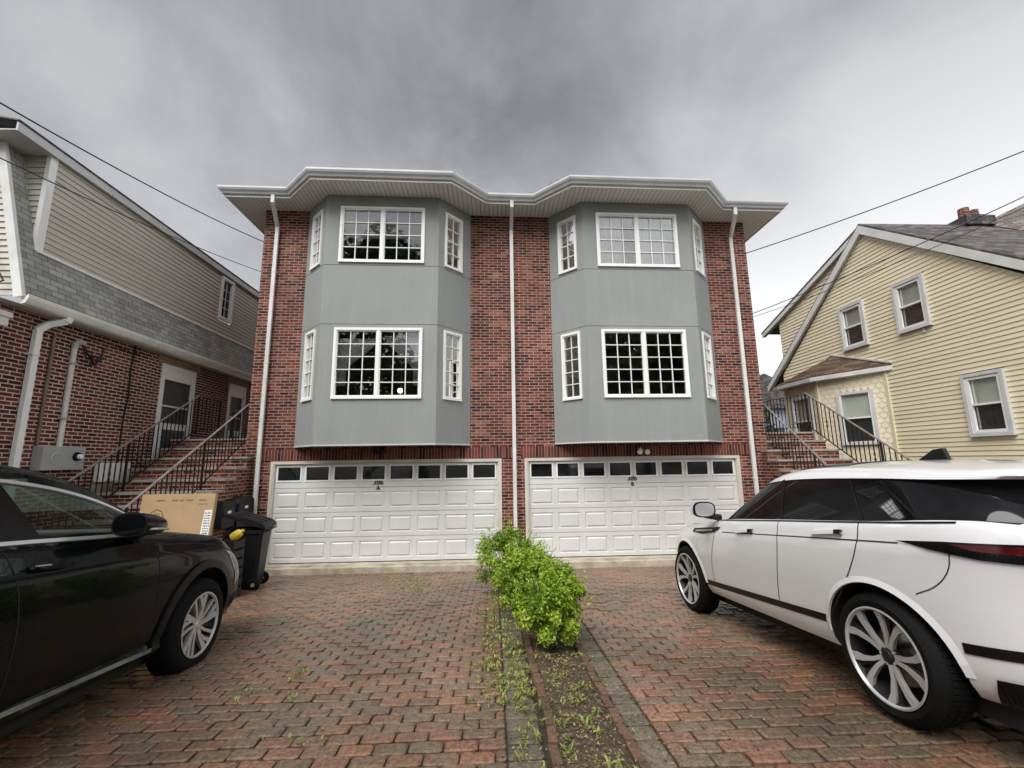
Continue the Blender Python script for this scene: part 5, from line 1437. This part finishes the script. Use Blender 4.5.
# ---- dark SUV (we see its right side); local y: 0 = front axle
dk_ = [(-3.9,1.10),(-3.5,1.24),(-2.8,1.275),(-1.9,1.262),(-1.08,1.235),(-.65,1.215),(-.2,1.175),(.2,1.12),(.45,1.05),(.65,.965),(.85,.86),(1.0,.77)]
rK = [(0,.78,-3.75,.82),(.03,.85,-3.8,.92),(.08,.90,-3.85,.99),(.14,.885,-3.86,1.03),(.20,.905,-3.87,1.06),(.32,.925,-3.88,1.09),(.45,.937,-3.88,1.095),(.58,.943,-3.87,1.085),(.70,.942,-3.85,1.06),(.78,.945,-3.83,1.03),(.83,.942,-3.82,1.0),(.86,.930,-3.80,.98),(.93,.915,-3.77,.92),(.97,.90,-3.74,.86),(1,.875,-3.70,.78)]
gK = [(0,.90,-3.60,-.40),(.20,.862,-3.50,-.57),(.42,.812,-3.38,-.75),(.60,.77,-3.26,-.89),(.72,.74,-3.18,-1.01),(.80,.72,-3.14,-1.12),(.87,.702,-3.12,-1.25),(.93,.68,-3.10,-1.40),(.97,.65,-3.07,-1.56),(1,.60,-3.02,-1.82)]
specK = dict(label='black green SUV with chrome window trim and silver wheels at the left edge', O=(-2.76,-5.59,.277), ang=-.02, sl=.062, shift=-.955, paint='paint_k', zbot=.26, deck=dk_, rows=rK, nf=5.5, nr=4.5,
    crown=lambda y: .06 if y > -.4 else .03, cabin=(-3.5,-.65), cabhw=.85, axles=(0,-2.79), Ra=.475, hw=.945, zw=.383, wx=.95, Rt=.383, Rr=.258, style='ten', wrot=(R(8),R(0)),
    roofz=[(-3.6,1.63),(-2.8,1.71),(-2.0,1.73),(-1.4,1.715),(-.8,1.68),(0,1.62)], grows=gK, tsplit=.87, gnf=7.5, gnr=4.0, glass='car_glass', rcrown=.045)
root, full, g, body = build_car(specK)
for sg in (1,-1):
    S = full.side(sg); G = g.side(sg)
    GP2 = []
    m = M(); ribbon(m, S, [(-1.70,.36),(-1.70,.6),(-1.72,.9),(-1.80,1.15),(-1.86,1.26)], .008, .002); addp(m, 'panel_gap', 'dark', root)
    m = M(); ribbon(m, S, [(-.62,.36),(-.60,.6),(-.62,.9),(-.70,1.08),(-.72,1.17)], .007, .002); addp(m, 'panel_gap', 'dark', root)
    m = M(); ribbon(m, S, [(-.72,1.14),(-.2,1.10),(.2,1.035),(.5,.95)], .008, .002); addp(m, 'panel_gap', 'dark', root)
    
    m = M(); ribbon(m, G, [(-2.8,1.59),(-2.3,1.625),(-1.9,1.622),(-1.6,1.59),(-1.35,1.54),(-1.1,1.465),(-.86,1.365),(-.66,1.26)], .022, .012, .05); addp(m, 'window_trim', 'chrome', root, smooth=True)
    m = M(); ribbon(m, G, [(-2.9,1.285),(-1.9,1.275),(-1.3,1.25),(-.66,1.225)], .022, .012, .05); addp(m, 'belt_trim', 'chrome', root, smooth=True)
    # pillars over the glass band
    m = patch(G, [(-1.90,1.27),(-1.62,1.265),(-1.80,1.62),(-2.02,1.62)], .006, .05); addp(m, 'pillar', 'gloss_black', root)
    m = patch(G, [(-.93,1.395),(-.84,1.35),(-.60,1.235),(-.82,1.24),(-.90,1.36)], .005, .03); addp(m, 'quarter_panel', 'gloss_black', root)
    m = M(); ribbon(m, G, [(-.89,1.385),(-.83,1.245)], .014, .010); addp(m, 'window_divider', 'chrome', root)
    m = patch(G, [(-1.62,1.265),(-.84,1.235),(-.84,1.262),(-1.62,1.292)], .004, .05); addp(m, 'window_seal', 'gloss_black', root)
    # A pillar / roof edge covers windscreen side
    m = M(); ribbon(m, G, [(-1.62,1.625),(-1.35,1.575),(-1.1,1.50),(-.86,1.405),(-.62,1.30),(-.52,1.25)], .055, .010, .04); addp(m, 'windscreen_pillar', 'paint_k', root, smooth=True)
    # sill and arch mouldings
    m = M(); ribbon(m, S, [(-2.3,.395),(-.52,.345)], .026, .012, .06); addp(m, 'sill_trim', 'sill_metal', root)
    for yc in (0,-2.79):
        m = M(); p1 = arc(yc,.383,.474,-12,192,56); p2 = arc(yc,.383,.545,-12,192,56)
        for i in range(56):
            q = [S(*p1[i]), S(*p2[i]), S(*p2[i+1]), S(*p1[i+1])]
            if all(q):
                a = [x[0] for x in q]; n = Vector((sg,0,0)); m.quad(a[0]+n*.024, a[1]+n*.018, a[2]+n*.018, a[3]+n*.024); m.quad(a[0]-n*.05, a[0]+n*.024, a[3]+n*.024, a[3]-n*.05); m.quad(a[1]+n*.018, a[1]-n*.01, a[2]-n*.01, a[2]+n*.018)
        addp(m, 'arch_moulding', 'black_plastic', root, smooth=True, sharp=50)
    m = M(); q = [S(y,z)[0] for y, z in ((-1.71,1.125),(-1.64,1.122),(-1.5,1.115),(-1.43,1.11))]; n = Vector((sg,0,0))
    m.tube([q[0]+n*.005, q[0].lerp(q[1],.6)+n*.04, q[2]+n*.045, q[3]+n*.005], [.012,.015,.015,.010], 8); h = addp(m, 'door_handle', 'paint_k', root, smooth=True)
    m = M(); m.bar(q[0]+n*.042+Vector((0,0,.014)), q[1]+n*.052+Vector((0,0,.014)), .02, .006); addp(m, 'handle_trim', 'chrome', h)
    # mirror
    m = M(); ny, nt_ = 10, 22; vs = []; px = sg*.93
    for i in range(ny):
        t_ = i/(ny-1); yy = -1.20+.34*t_; s_ = math.sqrt(max(0,1-t_**2.2)) if t_ > 0 else 1.
        for j in range(nt_):
            a = 2*math.pi*j/nt_; c_ = math.copysign(abs(math.cos(a))**.75, math.cos(a)); d_ = math.copysign(abs(math.sin(a))**.75, math.sin(a))
            vs.append(Vector((px+sg*.13+.12*c_*s_, yy, 1.325+.080*d_*s_-.03*t_)))
    m.add(vs, [[i*nt_+j, (i+1)*nt_+j, (i+1)*nt_+(j+1) % nt_, i*nt_+(j+1) % nt_] for i in range(ny-1) for j in range(nt_)]); mi_ = addp(m, 'side_mirror', 'paint_k', root, smooth=True)
    m = M(); m.add([Vector((px+sg*.13+(v.x-px-sg*.13)*.88, -1.203, 1.325+(v.z-1.325)*.88)) for v in vs[:nt_]], [list(range(nt_))]); addp(m, 'mirror_glass', 'tint_glass', mi_)
    m = M(); m.add([Vector((v.x, -1.200, v.z)) for v in vs[:nt_]], [list(range(nt_))]); addp(m, 'mirror_back', 'black_plastic', mi_)
    m = M(); m.tube([(px+sg*.24,-1.16,1.29),(px+sg*.255,-1.06,1.285),(px+sg*.235,-.96,1.275),(px+sg*.16,-.90,1.268)], .008, 6); addp(m, 'turn_signal', 'lamp_clear', mi_, smooth=True)
    m = M(); m.tube([(sg*.86,-.86,1.21),(sg*.95,-.98,1.24),(sg*1.04,-1.06,1.28)], [.06,.045,.05], 8); addp(m, 'mirror_arm', 'black_plastic', mi_, smooth=True)
    # headlamp wrapping the corner
    PF = full.polar(0,.10)
    A = lambda d: -d if sg > 0 else 180+d
    m = patch(PF, [(A(16),.965),(A(24),.93),(A(42),.86),(A(58),.80),(A(58),.72),(A(42),.70),(A(31),.60),(A(29),.74)], .005, 2., .02); addp(m, 'headlight', 'lamp_clear', root)
    m = patch(PF, [(A(31),.50),(A(60),.50),(A(60),.36),(A(31),.36)], .006, 3., .03); addp(m, 'bumper_insert', 'black_plastic', root)
    m = M(); m.bar((sg*.60,-2.9,1.715),(sg*.62,-1.75,1.70),.03,.03); m.bar((sg*.60,-2.9,1.66),(sg*.60,-2.9,1.71),.03,.03); m.bar((sg*.62,-1.78,1.65),(sg*.62,-1.78,1.70),.03,.03); addp(m, 'roof_rail', 'gloss_black', root)
PF = full.polar(0,.10)
m = patch(PF, [(-70,.80),(-110,.80),(-116,.55),(-104,.40),(-76,.40),(-64,.55)], .006, 3., .04); addp(m, 'grille', 'gloss_black', root)
# cabin: seats, dash, wheel
for sx in (-.38,.38):
    m = M(); 
    for (y0,y1,z0,z1,w) in ((-2.0,-1.80,.95,1.36,.24),(-2.02,-1.88,1.38,1.56,.13)):
        m.box(sx-w, sx+w, y0, y1, z0, z1)
    bm_ = m; o = addp(m, 'seat', 'seat', root)
m = M(); m.box(-.80,.80,-1.05,-.70,1.10,1.27); addp(m, 'dashboard', 'seat', root)
m = M(); m.lathe([(.18,-.012),(.192,0),(.18,.012),(.168,0),(.18,-.012)], 28, 'Z', (0,0,0)); rm = Matrix.Translation((-.38,-1.22,1.27)) @ Matrix.Rotation(R(65), 4, 'X'); m.v = [rm @ v for v in m.v]; addp(m, 'steering_wheel', 'black_plastic', root, smooth=True)

# ------------------------------------------------------------------ camera, light, sky
cam = bpy.data.cameras.new('camera'); co = bpy.data.objects.new('camera', cam); C.objects.link(co)
pi_, ya, ro = .171, .043, -.014
F = Vector((math.sin(ya)*math.cos(pi_), math.cos(ya)*math.cos(pi_), math.sin(pi_))); Rv = Vector((math.cos(ya), -math.sin(ya), 0)); Uv = Rv.cross(F)
R2 = Rv*math.cos(ro)+Uv*math.sin(ro); U2 = Uv*math.cos(ro)-Rv*math.sin(ro)
mx = Matrix((R2, U2, -F)).transposed().to_4x4(); mx.translation = CAM; co.matrix_world = mx
cam.sensor_width = 36; cam.lens = 36*443.997/1024; cam.clip_start = .05; cam.clip_end = 1500
sc.camera = co

SUN_EL, SUN_AZ = R(52), R(-150)      # behind and to the left of the camera
sd_ = Vector((math.sin(SUN_AZ)*math.cos(SUN_EL), math.cos(SUN_AZ)*math.cos(SUN_EL), math.sin(SUN_EL)))
sun = bpy.data.lights.new('sun', 'SUN'); sun.energy = 2.6; sun.angle = R(45); sun.color = (1,.975,.94)
so = bpy.data.objects.new('sun', sun); C.objects.link(so); so.rotation_euler = sd_.to_track_quat('Z', 'Y').to_euler(); so.location = (0,0,30)
w = bpy.data.worlds.new('World'); sc.world = w; w.use_nodes = True; nt = w.node_tree; nt.nodes.clear()
out = N(nt, 'ShaderNodeOutputWorld'); bg = N(nt, 'ShaderNodeBackground'); nt.links.new(bg.outputs[0], out.inputs[0])
sky = N(nt, 'ShaderNodeTexSky', sky_type='NISHITA'); sky.sun_disc = False; sky.sun_elevation = SUN_EL; sky.sun_rotation = SUN_AZ
tc = N(nt, 'ShaderNodeTexCoord').outputs['Generated']; sp = N(nt, 'ShaderNodeSeparateXYZ'); nt.links.new(tc, sp.inputs[0])
zc = mathn(nt, 'ADD', mathn(nt, 'MAXIMUM', sp.outputs[2], 0), .75)
cv = N(nt, 'ShaderNodeCombineXYZ'); nt.links.new(mathn(nt, 'DIVIDE', sp.outputs[0], zc), cv.inputs[0]); nt.links.new(mathn(nt, 'DIVIDE', sp.outputs[1], zc), cv.inputs[1]); cv.inputs[2].default_value = 3.3
n1 = N(nt, 'ShaderNodeTexNoise'); setin(n1, Scale=3.1, Detail=8., Roughness=.56, Distortion=.2); nt.links.new(cv.outputs[0], n1.inputs['Vector'])
n2 = N(nt, 'ShaderNodeTexNoise'); setin(n2, Scale=1.6, Detail=2., Roughness=.5); nt.links.new(cv.outputs[0], n2.inputs['Vector'])
mxn = mathn(nt, 'ADD', mathn(nt, 'MULTIPLY', n1.outputs[0], .55), mathn(nt, 'MULTIPLY', n2.outputs[0], .45))
rp = ramp(nt, [(.38,(.15,.153,.162)),(.45,(.20,.203,.213)),(.52,(.255,.258,.268)),(.58,(.31,.313,.32))]); nt.links.new(mxn, rp.inputs[0])
# two darker cloud masses high in front of the house
def lobe(d, r0, r1):
    v = N(nt, 'ShaderNodeVectorMath', operation='DISTANCE'); nt.links.new(tc, v.inputs[0]); v.inputs[1].default_value = Vector(d).normalized()
    mr = N(nt, 'ShaderNodeMapRange', interpolation_type='SMOOTHSTEP'); setin(mr, From_Min=r0, From_Max=r1, To_Min=1., To_Max=0.)
    nt.links.new(mathn(nt, 'ADD', v.outputs['Value'], mathn(nt, 'MULTIPLY', mathn(nt, 'SUBTRACT', n1.outputs[0], .5), .75)), mr.inputs[0]); return mr.outputs[0]
# brighter toward the horizon and toward the right of the picture
el = N(nt, 'ShaderNodeMapRange', interpolation_type='SMOOTHSTEP'); setin(el, From_Min=.08, From_Max=.80, To_Min=1., To_Max=0.); nt.links.new(sp.outputs[2], el.inputs[0])
ri = N(nt, 'ShaderNodeMapRange', interpolation_type='SMOOTHSTEP'); setin(ri, From_Min=-.45, From_Max=.55, To_Min=.16, To_Max=1.12); nt.links.new(sp.outputs[0], ri.inputs[0])
hz_ = mathn(nt, 'MULTIPLY', el.outputs[0], ri.outputs[0])
cc = mixc(nt, rp.outputs[0], (.66,.665,.675), mathn(nt, 'MINIMUM', hz_, 1.0))
cc = mixc(nt, cc, mixc(nt, (1,1,1), (.86,.86,.875), lobe((.15,.79,.60), -.04, .26)), 1., 'MULTIPLY')
cc = mixc(nt, cc, mixc(nt, (1,1,1), (.88,.88,.89), lobe((.22,.66,.72), .02, .44)), 1., 'MULTIPLY')
cc = mixc(nt, cc, mixc(nt, (1,1,1), (.84,.84,.85), lobe((-.30,.78,.58), .0, .36)), 1., 'MULTIPLY')
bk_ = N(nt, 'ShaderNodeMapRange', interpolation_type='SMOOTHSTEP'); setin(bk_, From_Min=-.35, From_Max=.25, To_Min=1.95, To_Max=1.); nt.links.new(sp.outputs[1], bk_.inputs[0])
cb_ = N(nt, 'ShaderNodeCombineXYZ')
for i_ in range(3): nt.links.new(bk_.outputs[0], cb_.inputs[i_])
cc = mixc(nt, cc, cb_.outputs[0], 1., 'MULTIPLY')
cc = mixc(nt, cc, (0,0,0), 0.0)
c10 = mixc(nt, cc, (10,10,10), 1.0, 'MULTIPLY')
fin_ = mixc(nt, c10, sky.outputs[0], .06)
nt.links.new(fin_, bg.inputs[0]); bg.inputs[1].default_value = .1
sc.view_settings.view_transform = 'Standard'; sc.view_settings.look = 'None'; sc.view_settings.exposure = .80; sc.view_settings.gamma = 1
sc.view_settings.use_curve_mapping = False
